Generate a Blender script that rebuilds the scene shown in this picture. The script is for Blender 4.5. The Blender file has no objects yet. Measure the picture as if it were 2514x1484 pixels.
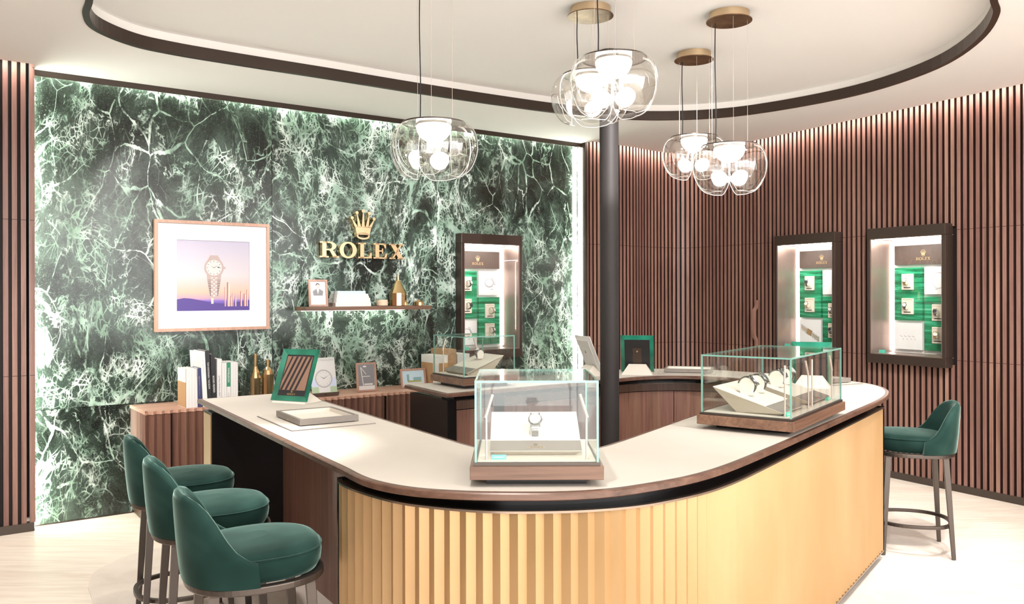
import bpy, math, random
from mathutils import Matrix, Vector
random.seed(7)
sc = bpy.context.scene
COL = sc.collection
PI = math.pi
# ------------------------------------------------------------------ camera
F = 2060.0
ROLL = 6/2464.0
cam_d = bpy.data.cameras.new('camera'); cam = bpy.data.objects.new('camera', cam_d); COL.objects.link(cam)
cam_d.sensor_width = 36.0; cam_d.lens = 36.0*F/2514
cam_d.shift_y = -21.0/2514
cam.location = (0, 0, 1.5)
cam.rotation_euler = (Matrix.Rotation(PI/2, 3, 'X') @ Matrix.Rotation(-ROLL, 3, 'Z')).to_euler()
cam_d.clip_start = .05
sc.camera = cam
# ------------------------------------------------------------------ view, world, room lights, added fills
sc.view_settings.view_transform = 'Standard'; sc.view_settings.look = 'None'
sc.view_settings.gamma = 1; sc.view_settings.exposure = 1.02
sc.view_settings.use_curve_mapping = False
sc.cycles.max_bounces = 10; sc.cycles.transparent_max_bounces = 24
sc.cycles.sample_clamp_indirect = 6; sc.cycles.caustics_reflective = False; sc.cycles.caustics_refractive = False
w = bpy.data.worlds.new('world'); sc.world = w; w.use_nodes = True
w.node_tree.nodes['Background'].inputs[0].default_value = (1, .98, .96, 1)
w.node_tree.nodes['Background'].inputs[1].default_value = 2.9
WARM = (1, .95, .90)
def spot(loc, to, watts, deg=70, blend=.6, r=.04, col=WARM):
    d = bpy.data.lights.new('ceiling_or_added_spot', 'SPOT'); d.energy = watts; d.spot_size = math.radians(deg)
    d.spot_blend = blend; d.shadow_soft_size = r; d.color = col
    o = bpy.data.objects.new('ceiling_or_added_spot', d); COL.objects.link(o); o.location = loc
    o.rotation_euler = (Vector(to)-Vector(loc)).to_track_quat('-Z', 'Y').to_euler(); return o
def area(loc, to, watts, sx, sy, col=WARM):
    d = bpy.data.lights.new('added_fill_area', 'AREA'); d.energy = watts; d.shape = 'RECTANGLE'; d.size = sx; d.size_y = sy; d.color = col
    o = bpy.data.objects.new('added_fill_area', d); COL.objects.link(o); o.location = loc
    o.rotation_euler = (Vector(to)-Vector(loc)).to_track_quat('-Z', 'Y').to_euler(); return o
area((2.6, -.2, 2.9), (.6, 1.6, 0), 30, 2.5, 1.6)  # unseen fill light added behind the camera, set right for pleat contrast
spot((3.4, .6, 2.9), (-.2, 2.6, .3), 70, 60, .8, .04)  # side spot added to deepen contrast on the gold pleats
# marble wall washers
COOL = (1, .97, .94)
spot((-.9, 3.6, 2.9), (-2.2, 6.05, 1.9), 130, 34, .5, .03, COOL)
spot((.5, 3.9, 2.9), (-1.25, 6.77, 2.0), 150, 30, .5, .03, COOL)
spot((1.2, 3.9, 2.9), (-.2, 7.5, 1.9), 170, 30, .5, .03, COOL)
spot((-1.2, 3.2, 2.9), (-2.5, 5.8, .6), 60, 45, .6, .03)
# counter, floor and wall spots, plus one added to brighten the stool seats
for (l, t_, e, a_) in [((-.1, 2.0, 2.9), (-.1, 2.9, .9), 160, 75), ((-1.0, 3.0, 2.9), (-1.2, 4.1, .9), 85, 70),
        ((1.4, 3.0, 2.9), (1.5, 3.9, .9), 170, 75), ((1.6, 3.9, 2.9), (1.5, 5.4, .9), 200, 70), ((.6, 3.9, 2.9), (.5, 5.6, .9), 140, 60),
        ((2.2, 3.6, 2.9), (3.0, 4.9, 0), 300, 95), ((2.3, 3.9, 2.9), (3.1, 6.4, 1.4), 240, 60), ((1.7, 3.9, 2.9), (2.1, 8.2, 1.2), 300, 50), ((.9, 3.9, 2.9), (1.1, 8.3, 1.3), 220, 40),
        ((-2.2, 3.2, 2.9), (-2.6, 4.4, 0), 240, 95), ((-.95, 3.5, 2.9), (-1.12, 3.12, .65), 620, 36), ((2.7, 4.0, 2.9), (2.35, 4.9, .6), 200, 40), ((1.6, 1.0, 2.9), (1.0, 3.0, .4), 110, 70), ((-2.0, 2.6, 2.9), (-3.2, 5.2, 1.2), 160, 50)]:
    spot(l, t_, e*.38, a_, .8, .05)

# ------------------------------------------------------------------ object helpers
def tag(o, label=None, cat=None, group=None, kind=None):
    if label: o['label'] = label
    if cat: o['category'] = cat
    if group: o['group'] = group
    if kind: o['kind'] = kind
    return o
def thing(name, loc=(0, 0, 0), rz=0, label=None, cat=None, group=None, rx=0):
    o = bpy.data.objects.new(name, None); COL.objects.link(o); o.location = loc
    o.rotation_euler = (Matrix.Rotation(rz, 3, 'Z') @ Matrix.Rotation(rx, 3, 'X')).to_euler()
    o.empty_display_size = .05
    return tag(o, label, cat, group)
def copy_tree(o, parent=None):
    c = o.copy(); COL.objects.link(c); c.parent = parent
    for ch in list(o.children): copy_tree(ch, c)
    return c
class MB:
    def __init__(s): s.v = []; s.f = []; s.M = Matrix.Identity(4); s.smooth = False
    def add(s, vs, fs):
        n = len(s.v)
        s.v += [tuple(s.M @ Vector(p)) for p in vs]; s.f += [tuple(i+n for i in f) for f in fs]; return s
    def box(s, c, d):
        x, y, z = c; a, b, e = d[0]/2, d[1]/2, d[2]/2
        vs = [(x+i*a, y+j*b, z+k*e) for i in (-1, 1) for j in (-1, 1) for k in (-1, 1)]
        return s.add(vs, [(0, 1, 3, 2), (4, 6, 7, 5), (0, 4, 5, 1), (2, 3, 7, 6), (0, 2, 6, 4), (1, 5, 7, 3)])
    def b2(s, x0, x1, y0, y1, z0, z1): return s.box(((x0+x1)/2, (y0+y1)/2, (z0+z1)/2), (x1-x0, y1-y0, z1-z0))
    def hexa(s, lo, hi):     # two quads of 4 points
        return s.add(list(lo)+list(hi), [(3, 2, 1, 0), (4, 5, 6, 7)]+[(i, (i+1) % 4, 4+(i+1) % 4, 4+i) for i in range(4)])
    def prism(s, poly, z0, z1, plane='xy'):
        n = len(poly)
        f = (lambda p, z: (p[0], p[1], z)) if plane == 'xy' else ((lambda p, z: (p[0], z, p[1])) if plane == 'xz' else (lambda p, z: (z, p[0], p[1])))
        vs = [f(p, z0) for p in poly]+[f(p, z1) for p in poly]
        return s.add(vs, [tuple(range(n))[::-1], tuple(range(n, 2*n))]+[(i, (i+1) % n, n+(i+1) % n, n+i) for i in range(n)])
    def quad(s, *p): return s.add(p, [tuple(range(len(p)))])
    def ring(s, outer, inner, z0, z1, plane='xz'):
        n = len(outer)
        f = (lambda p, z: (p[0], p[1], z)) if plane == 'xy' else (lambda p, z: (p[0], z, p[1]))
        vs = [f(p, z0) for p in outer]+[f(p, z0) for p in inner]+[f(p, z1) for p in outer]+[f(p, z1) for p in inner]
        fs = []
        for i in range(n):
            j = (i+1) % n
            fs += [(i, j, n+j, n+i), (2*n+i, 3*n+i, 3*n+j, 2*n+j), (i, 2*n+i, 2*n+j, j), (n+i, n+j, 3*n+j, 3*n+i)]
        return s.add(vs, fs)
    def tube(s, pts, r, n=8, cap=True):
        pts = [Vector(p) for p in pts]; rr = r if isinstance(r, (list, tuple)) else [r]*len(pts)
        vs = []; up = None
        for i, p in enumerate(pts):
            d = (pts[min(i+1, len(pts)-1)]-pts[max(i-1, 0)]).normalized()
            if up is None: up = Vector((0, 0, 1)) if abs(d.z) < .9 else Vector((1, 0, 0))
            a = d.cross(up).normalized(); b = a.cross(d).normalized(); up = b
            for k in range(n):
                t = 2*PI*k/n; vs.append(tuple(p+(a*math.cos(t)+b*math.sin(t))*rr[i]))
        fs = [(i*n+k, i*n+(k+1) % n, (i+1)*n+(k+1) % n, (i+1)*n+k) for i in range(len(pts)-1) for k in range(n)]
        if cap: fs += [tuple(range(n)), tuple(range((len(pts)-1)*n, len(pts)*n))[::-1]]
        return s.add(vs, fs)
    def lathe(s, prof, n=32, cap=True):
        vs = [(r*math.cos(2*PI*k/n), r*math.sin(2*PI*k/n), z) for r, z in prof for k in range(n)]
        fs = [(i*n+k, i*n+(k+1) % n, (i+1)*n+(k+1) % n, (i+1)*n+k) for i in range(len(prof)-1) for k in range(n)]
        if cap: fs += [tuple(range(n))[::-1], tuple(range((len(prof)-1)*n, len(prof)*n))]
        return s.add(vs, fs)
    def grid(s, g, closeu=False):
        nu, nv = len(g), len(g[0]); vs = [p for r in g for p in r]
        fs = [(i*nv+j, i*nv+j+1, ((i+1) % nu)*nv+j+1, ((i+1) % nu)*nv+j) for i in range(nu if closeu else nu-1) for j in range(nv-1)]
        return s.add(vs, fs)
    def build(s, name, mat, parent=None, bevel=0, smooth=False, fix=True):
        me = bpy.data.meshes.new(name); me.from_pydata(s.v, [], s.f); me.update()
        if fix:
            import bmesh
            bm = bmesh.new(); bm.from_mesh(me); bmesh.ops.recalc_face_normals(bm, faces=bm.faces); bm.to_mesh(me); bm.free()
        o = bpy.data.objects.new(name, me); COL.objects.link(o); o.parent = parent
        for m_ in (mat if isinstance(mat, list) else [mat]): me.materials.append(m_)
        if smooth:
            for p in me.polygons: p.use_smooth = True
            if smooth != 'all':
                try: me.set_sharp_from_angle(angle=math.radians(40))
                except Exception: pass
        if bevel:
            b = o.modifiers.new('bevel', 'BEVEL'); b.width = bevel; b.segments = 2; b.limit_method = 'ANGLE'; b.angle_limit = .6
        return o
def struct(name, mb, mat, **k):
    o = mb.build(name, mat, **k); o['kind'] = 'structure'; return o
def cr(pts, n=8, closed=False):      # catmull-rom
    P = [Vector(p) for p in pts]; out = []; m = len(P)
    for i in range(m if closed else m-1):
        g = lambda k: P[k % m] if closed else (P[k] if 0 <= k < m else (2*P[0]-P[1] if k < 0 else 2*P[-1]-P[-2]))
        a, b, c_, d = g(i-1), g(i), g(i+1), g(i+2)
        t0 = 0; t1 = t0+max(1e-4, (b-a).length)**.5; t2 = t1+max(1e-4, (c_-b).length)**.5; t3 = t2+max(1e-4, (d-c_).length)**.5
        for j in range(n):
            t = t1+(t2-t1)*j/n
            A1 = a*((t1-t)/(t1-t0))+b*((t-t0)/(t1-t0)); A2 = b*((t2-t)/(t2-t1))+c_*((t-t1)/(t2-t1)); A3 = c_*((t3-t)/(t3-t2))+d*((t-t2)/(t3-t2))
            B1 = A1*((t2-t)/(t2-t0))+A2*((t-t0)/(t2-t0)); B2 = A2*((t3-t)/(t3-t1))+A3*((t-t1)/(t3-t1))
            out.append(B1*((t2-t)/(t2-t1))+B2*((t-t1)/(t2-t1)))
    if not closed: out.append(P[-1])
    return [tuple(p) for p in out]
def resample(pts, step):
    out = [pts[0]]; acc = 0; prev = pts[0]; i = 1
    while i < len(pts):
        d = math.dist(prev, pts[i])
        if acc+d >= step:
            t = (step-acc)/d; prev = tuple(prev[k]+(pts[i][k]-prev[k])*t for k in range(len(prev))); out.append(prev); acc = 0
        else: acc += d; prev = pts[i]; i += 1
    return out
def normals(pts):
    r = []
    for i in range(len(pts)):
        a = pts[max(i-1, 0)]; b = pts[min(i+1, len(pts)-1)]
        dx, dy = b[0]-a[0], b[1]-a[1]; l = math.hypot(dx, dy) or 1; r.append((dy/l, -dx/l))
    return r                         # right-hand side of travel
def offs(pts, d):
    return [(p[0]+n[0]*d, p[1]+n[1]*d) for p, n in zip(pts, normals(pts))]
def wallstrip(mb, a, b, z0, z1):     # closed solid between polylines a and b
    n = len(a)
    for i in range(n-1):
        mb.hexa([(a[i][0], a[i][1], z0), (a[i+1][0], a[i+1][1], z0), (b[i+1][0], b[i+1][1], z0), (b[i][0], b[i][1], z0)],
                [(a[i][0], a[i][1], z1), (a[i+1][0], a[i+1][1], z1), (b[i+1][0], b[i+1][1], z1), (b[i][0], b[i][1], z1)])
    return mb

# ------------------------------------------------------------------ materials
def mat(name, col, rough=.5, metal=0, spec=.5, emit=None, es=0, coat=0, sheen=0, sheen_tint=None, trans=0, ior=1.5):
    m = bpy.data.materials.new(name); m.use_nodes = True; b = m.node_tree.nodes['Principled BSDF']; i = b.inputs
    i['Base Color'].default_value = (*col, 1); i['Roughness'].default_value = rough; i['Metallic'].default_value = metal
    i['Specular IOR Level'].default_value = spec
    if emit: i['Emission Color'].default_value = (*emit, 1); i['Emission Strength'].default_value = es
    if coat: i['Coat Weight'].default_value = coat; i['Coat Roughness'].default_value = .08
    if sheen:
        i['Sheen Weight'].default_value = sheen; i['Sheen Roughness'].default_value = .3; i['Sheen Tint'].default_value = (*(sheen_tint or (1, 1, 1)), 1)
    if trans: i['Transmission Weight'].default_value = trans; i['IOR'].default_value = ior
    return m
def N(m, t, **k):
    n = m.node_tree.nodes.new(t)
    for a, b in k.items():
        if a in ('operation', 'blend_type', 'data_type', 'feature', 'wave_type', 'bands_direction', 'noise_dimensions', 'distance', 'gradient_type', 'interpolation_type', 'voronoi_dimensions'): setattr(n, a, b)
    return n
def L(m, a, b): m.node_tree.links.new(a, b)
def ramp(m, fac, stops, interp='LINEAR'):
    r = N(m, 'ShaderNodeValToRGB'); e = r.color_ramp.elements; r.color_ramp.interpolation = interp
    while len(e) < len(stops): e.new(.5)
    for k, (p, c) in enumerate(stops): e[k].position = p; e[k].color = (*c, 1) if len(c) == 3 else c
    L(m, fac, r.inputs[0]); return r.outputs[0]
def mth(m, op, a, b=None, c=None, clamp=False):
    n = N(m, 'ShaderNodeMath', operation=op); n.use_clamp = clamp
    for k, x in enumerate((a, b, c)):
        if x is None: continue
        if isinstance(x, (int, float)): n.inputs[k].default_value = x
        else: L(m, x, n.inputs[k])
    return n.outputs[0]
def mixc(m, fac, a, b, blend='MIX'):
    n = N(m, 'ShaderNodeMix', data_type='RGBA', blend_type=blend)
    for k, x in ((0, fac), (6, a), (7, b)):
        if isinstance(x, (int, float)): n.inputs[k].default_value = x
        elif isinstance(x, tuple): n.inputs[k].default_value = (*x, 1)
        else: L(m, x, n.inputs[k])
    return n.outputs[2]
def coords(m, scale=(1, 1, 1), rot=(0, 0, 0), kind='Object'):
    t = N(m, 'ShaderNodeTexCoord'); mp = N(m, 'ShaderNodeMapping'); mp.inputs['Scale'].default_value = scale; mp.inputs['Rotation'].default_value = rot
    L(m, t.outputs[kind], mp.inputs[0]); return mp.outputs[0]
def noise(m, vec, scale, detail=4, rough=.55, dist=0):
    n = N(m, 'ShaderNodeTexNoise'); n.inputs['Scale'].default_value = scale; n.inputs['Detail'].default_value = detail
    n.inputs['Roughness'].default_value = rough; n.inputs['Distortion'].default_value = dist; L(m, vec, n.inputs['Vector']); return n
def bsdf(m): return m.node_tree.nodes['Principled BSDF']
def setc(m, out): L(m, out, bsdf(m).inputs['Base Color'])
def wood(name, dark, light, grain='z', rough=.45, island=0.0, seams=None):
    m = mat(name, light, rough); s = {'z': (26, 26, .9), 'x': (.9, 26, 26), 'y': (26, .9, 26)}[grain]
    v = coords(m, s); n1 = noise(m, v, 1.0, 5, .6, .6); v2 = coords(m, tuple(k*3.3 for k in s)); n2 = noise(m, v2, 1.4, 3, .6)
    f = mth(m, 'ADD', mth(m, 'MULTIPLY', n1.outputs[0], .7), mth(m, 'MULTIPLY', n2.outputs[0], .3))
    c = ramp(m, f, [(.34, dark), (.5, tuple((a+b)/2 for a, b in zip(dark, light))), (.66, light)])
    if island:
        g = N(m, 'ShaderNodeNewGeometry'); h = N(m, 'ShaderNodeHueSaturation')
        L(m, mth(m, 'ADD', mth(m, 'MULTIPLY', g.outputs['Random Per Island'], island), 1-island/2), h.inputs['Value'])
        L(m, mth(m, 'ADD', mth(m, 'MULTIPLY', g.outputs['Random Per Island'], .016), .492), h.inputs['Hue']); L(m, c, h.inputs['Color']); c = h.outputs[0]
    if seams:
        p = N(m, 'ShaderNodeNewGeometry'); sx = N(m, 'ShaderNodeSeparateXYZ'); L(m, p.outputs['Position'], sx.inputs[0]); tot = None
        for z in seams:
            k = mth(m, 'COMPARE', sx.outputs[2], z, .0022); tot = k if tot is None else mth(m, 'MAXIMUM', tot, k)
        c = mixc(m, tot, c, (.06, .02, .015))
    setc(m, c); return m
def speck(m, scale, amt, a, b, kind='Object'):
    n = noise(m, coords(m, (1, 1, 1), kind=kind), scale, 4, .6); setc(m, ramp(m, n.outputs[0], [(.5-amt, a), (.5+amt, b)])); return n
Z1, Z2 = 1.972, .988
M = {}
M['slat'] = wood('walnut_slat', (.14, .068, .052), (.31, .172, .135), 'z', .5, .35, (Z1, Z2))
M['slatside'] = mat('shade_dark_slat_side', (.035, .014, .010), .6)  # shade between the slats put into a darker side colour
M['walnut'] = wood('walnut_veneer', (.11, .05, .036), (.235, .12, .088), 'z', .42, .12)
M['walnut_h'] = wood('walnut_edge', (.095, .047, .029), (.225, .125, .080), 'x', .35)
M['walnut_e'] = wood('walnut_counter_edge', (.060, .028, .018), (.150, .080, .055), 'x', .35)
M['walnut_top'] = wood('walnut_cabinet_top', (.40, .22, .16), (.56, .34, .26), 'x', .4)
M['walnut_d'] = wood('dark_walnut', (.055, .03, .022), (.13, .068, .045), 'z', .4)
M['frame_wood'] = wood('pale_walnut_frame', (.36, .20, .14), (.52, .31, .23), 'z', .45)
M['black'] = mat('black_lacquer', (.006, .005, .005), .25)
M['backing'] = mat('dark_brown_backing', (.012, .006, .005), .7)
M['bronze'] = mat('dark_bronze_metal', (.085, .068, .058), .34, .7)
M['rim'] = mat('bronze_rim', (.30, .23, .18), .25, .9)
M['trimd'] = mat('brown_trim', (.045, .028, .02), .35, .3)
M['casefr'] = mat('bronze_case_frame', (.075, .052, .042), .32, .6)
M['caseinner'] = mat('satin_taupe_metal', (.33, .25, .22), .3, .6)
M['gold'] = mat('polished_gold', (.78, .56, .30), .16, 1)
M['goldf'] = mat('satin_gold_face', (.82, .60, .36), .34, .85)
M['goldbox'] = mat('hammered_gold', (.80, .52, .26), .28, 1)
M['brass'] = mat('brushed_brass', (.62, .47, .30), .35, .9)
M['brassd'] = mat('patinated_brass_disc', (.20, .115, .06), .38, .8); speck(M['brassd'], 14, .2, (.14, .07, .04), (.30, .19, .10))
M['steel'] = mat('polished_steel', (.26, .255, .25), .2, 1)
M['dsteel'] = mat('dark_steel', (.25, .22, .2), .25, 1)
M['roseg'] = mat('gold_links', (.80, .62, .36), .2, 1)
M['dial'] = mat('white_dial', (.85, .85, .84), .3)
M['ddial'] = mat('dark_dial', (.03, .035, .045), .2)
M['cream'] = mat('cream_leather', (.62, .575, .51), .55)
M['creamd'] = mat('beige_leather', (.42, .36, .285), .5)
M['taupe'] = mat('taupe_leather', (.19, .168, .15), .5)
M['white'] = mat('white_card', (.72, .71, .70), .5)
M['paper'] = mat('white_paper', (.66, .645, .635), .6)
M['greyp'] = mat('grey_print', (.45, .44, .45), .5)
M['darkp'] = mat('dark_print', (.05, .045, .05), .5)
M['inkp'] = mat('pale_rose_print', (.40, .31, .29), .5); M['pdial'] = mat('printed_dial_white', (.52, .51, .50), .5)
M['board'] = mat('brown_board', (.42, .24, .12), .7)
M['navy'] = mat('navy_cover', (.035, .04, .12), .45)
M['blackc'] = mat('black_cover', (.012, .012, .014), .4)
M['greenc'] = mat('green_cover', (.015, .22, .12), .45)
M['lightblue'] = mat('pale_blue_cover', (.55, .75, .85), .5)
M['headb'] = mat('taupe_brown_panel', (.10, .07, .058), .45)
M['wprint'] = mat('glossy_white_print', (.93, .92, .92), .3)
M['plaque'] = mat('ivory_plaque', (.88, .80, .68), .5)
M['ledtop'] = mat('case_led_bar', (1, 1, 1), .5, emit=(1, .92, .87), es=50)
M['led'] = mat('led_strip', (1, 1, 1), .5, emit=(1, .90, .84), es=14)
M['ledg'] = mat('marble_led_strip', (1, 1, 1), .5, emit=(.95, 1, .84), es=19)
M['ledw'] = mat('slat_cove_led', (1, 1, 1), .5, emit=(1, .84, .76), es=34)
M['dome'] = mat('opal_lamp_dome', (1, 1, 1), .5, emit=(1, .98, .95), es=12)
M['cord'] = mat('black_cord', (.01, .01, .01), .5)
M['wire'] = mat('steel_wire', (.72, .62, .52), .3, .6)
M['post'] = mat('satin_champagne_metal', (.62, .54, .49), .35, .6)
M['candle'] = mat('beige_ceramic', (.75, .58, .42), .5)
M['pillar'] = mat('charcoal_column', (.026, .022, .022), .6, spec=.3)
M['ceil'] = mat('warm_white_plaster', (.93, .92, .915), .9, spec=.1)
M['ceil2'] = mat('white_plaster', (.9, .87, .84), .9, spec=.1)
M['greena'] = mat('green_acrylic', (.02, .30, .17), .15, coat=.3)
nn = noise(M['greena'], coords(M['greena']), 4, 2); setc(M['greena'], ramp(M['greena'], nn.outputs[0], [(.35, (.006, .09, .055)), (.65, (.03, .26, .17))]))
M['greencard'] = mat('mint_green_card', (.10, .52, .38), .4)
def gpanel():
    m = mat('wavy_green_panel', (.02, .3, .15), .25, coat=.3)
    n = noise(m, coords(m, (1.6, 1.6, 26)), 1.3, 3, .5, .8)
    setc(m, ramp(m, n.outputs[0], [(.32, (.004, .09, .035)), (.5, (.012, .26, .11)), (.62, (.04, .46, .24)), (.74, (.25, .72, .46))])); return m
M['gpan'] = gpanel()
def glassm(name, tint, extra=0.0, tr=(1, 1, 1)):
    m = bpy.data.materials.new(name); m.use_nodes = True; nt = m.node_tree; nt.nodes.remove(nt.nodes['Principled BSDF'])
    out = nt.nodes['Material Output']; t = N(m, 'ShaderNodeBsdfTransparent'); t.inputs[0].default_value = (*tint, 1)
    g = N(m, 'ShaderNodeBsdfGlossy'); g.inputs['Roughness'].default_value = .01; g.inputs[0].default_value = (*tr, 1)
    fr = N(m, 'ShaderNodeLayerWeight'); fr.inputs[0].default_value = .5; mx = N(m, 'ShaderNodeMixShader')
    L(m, mth(m, 'ADD', mth(m, 'MULTIPLY', mth(m, 'POWER', fr.outputs['Facing'], 4.5), .8), .022+extra, clamp=True), mx.inputs[0]); L(m, t.outputs[0], mx.inputs[1]); L(m, g.outputs[0], mx.inputs[2]); L(m, mx.outputs[0], out.inputs[0]); return m
M['glass'] = glassm('clear_glass', (.975, .99, .98), .0)
M['wglass'] = glassm('showcase_glass', (.98, .985, .98), 0)
M['lamp_glass'] = glassm('smoky_lamp_glass', (.93, .92, .90), .12)
M['gedge'] = mat('mint_glass_edge', (.30, .62, .53), .12, spec=.8, trans=.45); 
def velvet():
    m = mat('green_velvet', (.02, .08, .06), .8, spec=.08, sheen=.62, sheen_tint=(.55, .80, .71))
    n = noise(m, coords(m, (1, 1, 1)), 4, 3, .5, .4)
    setc(m, ramp(m, n.outputs[0], [(.34, (.006, .020, .016)), (.5, (.010, .030, .025)), (.68, (.020, .050, .042))])); return m
M['velvet'] = velvet()
def panelgold():
    m = mat('satin_champagne_gold', (.80, .58, .34), .36, .45)
    n = noise(m, coords(m, (2, 2, .8)), 1.2, 3); setc(m, ramp(m, n.outputs[0], [(.3, (.40, .245, .110)), (.7, (.47, .305, .155))])); return m
M['pgold'] = panelgold()
def leather():
    m = mat('cream_leather_inlay', (.87, .79, .68), .5, spec=.35)
    n = noise(m, coords(m), 3, 3); setc(m, ramp(m, n.outputs[0], [(.3, (.49, .452, .40)), (.7, (.52, .482, .432))])); return m
M['inlay'] = leather()
def floorm():
    m = mat('pale_oak_planks', (.82, .74, .64), .42, spec=.35)
    v = coords(m, (1, 1, 1), (0, 0, .12)); b = N(m, 'ShaderNodeTexBrick'); L(m, v, b.inputs[0]); b.offset = .37; b.inputs['Scale'].default_value = 1
    b.inputs['Brick Width'].default_value = 1.9; b.inputs['Row Height'].default_value = .2; b.inputs['Mortar Size'].default_value = .0015
    b.inputs['Color1'].default_value = (.86, .79, .69, 1); b.inputs['Color2'].default_value = (.77, .68, .575, 1); b.inputs['Mortar'].default_value = (.93, .88, .80, 1)
    n = noise(m, coords(m, (1.5, 16, 1), (0, 0, .12)), 1.6, 5, .6, .5)
    setc(m, mixc(m, .35, b.outputs[0], ramp(m, n.outputs[0], [(.35, (.62, .52, .43)), (.6, (.92, .87, .79))]))); return m
M['floor'] = floorm()
def carpetm():
    m = mat('stone_beige_carpet', (.62, .55, .48), .9, spec=.1)
    n = noise(m, coords(m), 3.5, 6, .6, .4); setc(m, ramp(m, n.outputs[0], [(.3, (.62, .55, .49)), (.7, (.76, .70, .63))])); return m
M['carpet'] = carpetm()
def marblem():
    m = mat('green_veined_marble', (.03, .06, .05), .22, spec=.45)
    t = N(m, 'ShaderNodeTexCoord'); g = N(m, 'ShaderNodeNewGeometry')
    off = N(m, 'ShaderNodeVectorMath', operation='SCALE'); off.inputs[0].default_value = (31, 17, 23); L(m, g.outputs['Random Per Island'], off.inputs['Scale'])
    a0 = N(m, 'ShaderNodeVectorMath', operation='ADD'); L(m, t.outputs['Object'], a0.inputs[0]); L(m, off.outputs[0], a0.inputs[1])
    mp = N(m, 'ShaderNodeMapping'); mp.inputs['Rotation'].default_value = (0, math.radians(24), 0); mp.inputs['Scale'].default_value = (1.25, 1, .8); L(m, a0.outputs[0], mp.inputs[0])
    v = mp.outputs[0]
    def warp(vec, sc_, amt, det=4):
        n = noise(m, vec, sc_, det, .62); s1 = N(m, 'ShaderNodeVectorMath', operation='SUBTRACT'); L(m, n.outputs['Color'], s1.inputs[0]); s1.inputs[1].default_value = (.5, .5, .5)
        s2 = N(m, 'ShaderNodeVectorMath', operation='SCALE'); L(m, s1.outputs[0], s2.inputs[0]); s2.inputs['Scale'].default_value = amt
        s3 = N(m, 'ShaderNodeVectorMath', operation='ADD'); L(m, vec, s3.inputs[0]); L(m, s2.outputs[0], s3.inputs[1]); return s3.outputs[0]
    w1 = warp(v, 1.1, .55, 2); w2 = warp(w1, 7.5, .032, 3)
    wn = noise(m, w1, 4, 4, .65)
    def vor(vec, sc_, wd, rnd=1):
        n = N(m, 'ShaderNodeTexVoronoi', feature='DISTANCE_TO_EDGE'); n.inputs['Scale'].default_value = sc_; n.inputs['Randomness'].default_value = rnd; L(m, vec, n.inputs['Vector'])
        wv = mth(m, 'MULTIPLY', mth(m, 'POWER', mth(m, 'MULTIPLY', wn.outputs[0], 2.0), 3.0), wd)
        q = mth(m, 'DIVIDE', n.outputs['Distance'], mth(m, 'ADD', wv, .004)); return mth(m, 'MULTIPLY', mth(m, 'SUBTRACT', 1.0, q, clamp=True), 2.2, clamp=True)
    dens = noise(m, v, 1.35, 4, .6, .8); dm = ramp(m, dens.outputs[0], [(.42, (0, 0, 0)), (.58, (1, 1, 1))])
    dens2 = noise(m, w1, 3.0, 3, .6); dm2 = ramp(m, dens2.outputs[0], [(.42, (0, 0, 0)), (.60, (1, 1, 1))])
    A = vor(w2, 3.2, .016); B = vor(w2, 8, .030); C_ = mth(m, 'MAXIMUM', vor(w2, 15, .055), mth(m, 'MULTIPLY', vor(w2, 32, .085), dm2)); w3 = warp(v, 2.2, .35, 4); D = mth(m, 'POWER', mth(m, 'SUBTRACT', 1.0, mth(m, 'MULTIPLY', mth(m, 'ABSOLUTE', mth(m, 'SUBTRACT', noise(m, w3, 8.5, 9, .62, .15).outputs[0], .5)), 22), clamp=True), 1.1)
    R1 = mth(m, 'POWER', mth(m, 'SUBTRACT', 1.0, mth(m, 'MULTIPLY', mth(m, 'ABSOLUTE', mth(m, 'SUBTRACT', noise(m, w3, 2.3, 10, .6, .4).outputs[0], .5)), 55), clamp=True), 1.0)
    brk = ramp(m, noise(m, w2, 9, 6, .7).outputs[0], [(.38, (.12, .12, .12)), (.54, (1, 1, 1))])
    f = mth(m, 'MAXIMUM', mth(m, 'MULTIPLY', A, .9), mth(m, 'MULTIPLY', B, mth(m, 'ADD', mth(m, 'MULTIPLY', dm, .7), .3)))
    f = mth(m, 'MAXIMUM', f, mth(m, 'MULTIPLY', C_, mth(m, 'ADD', mth(m, 'MULTIPLY', dm, .78), .18)))
    f = mth(m, 'MAXIMUM', f, mth(m, 'MULTIPLY', D, mth(m, 'MULTIPLY', mth(m, 'ADD', mth(m, 'MULTIPLY', dm, .70), .20), .95)))
    f = mth(m, 'MAXIMUM', f, mth(m, 'MULTIPLY', R1, .9))
    f = mth(m, 'MULTIPLY', f, brk, clamp=True)
    f = mth(m, 'MULTIPLY', mth(m, 'SUBTRACT', f, .21, clamp=True), 1.6, clamp=True)
    base = ramp(m, noise(m, w1, 3.2, 9, .72, .3).outputs[0], [(.36, (.005, .006, .005)), (.48, (.013, .018, .014)), (.57, (.032, .046, .037)), (.70, (.08, .118, .097))])
    base = mixc(m, mth(m, 'MULTIPLY', dm, .45), base, (.060, .092, .074))
    gr = noise(m, a0.outputs[0], 130, 3, .7)
    base = mixc(m, mth(m, 'MULTIPLY', mth(m, 'SUBTRACT', gr.outputs[0], .54, clamp=True), 1.3, clamp=True), base, (.24, .36, .29))
    vein = ramp(m, noise(m, w1, 5, 3).outputs[0], [(.35, (.17, .27, .20)), (.48, (.30, .43, .35)), (.62, (.62, .72, .66))])
    setc(m, mixc(m, f, base, vein)); L(m, ramp(m, f, [(0, (.18, .18, .18)), (1, (.34, .34, .34))]), bsdf(m).inputs['Roughness']); return m
M['marble'] = marblem()

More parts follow.
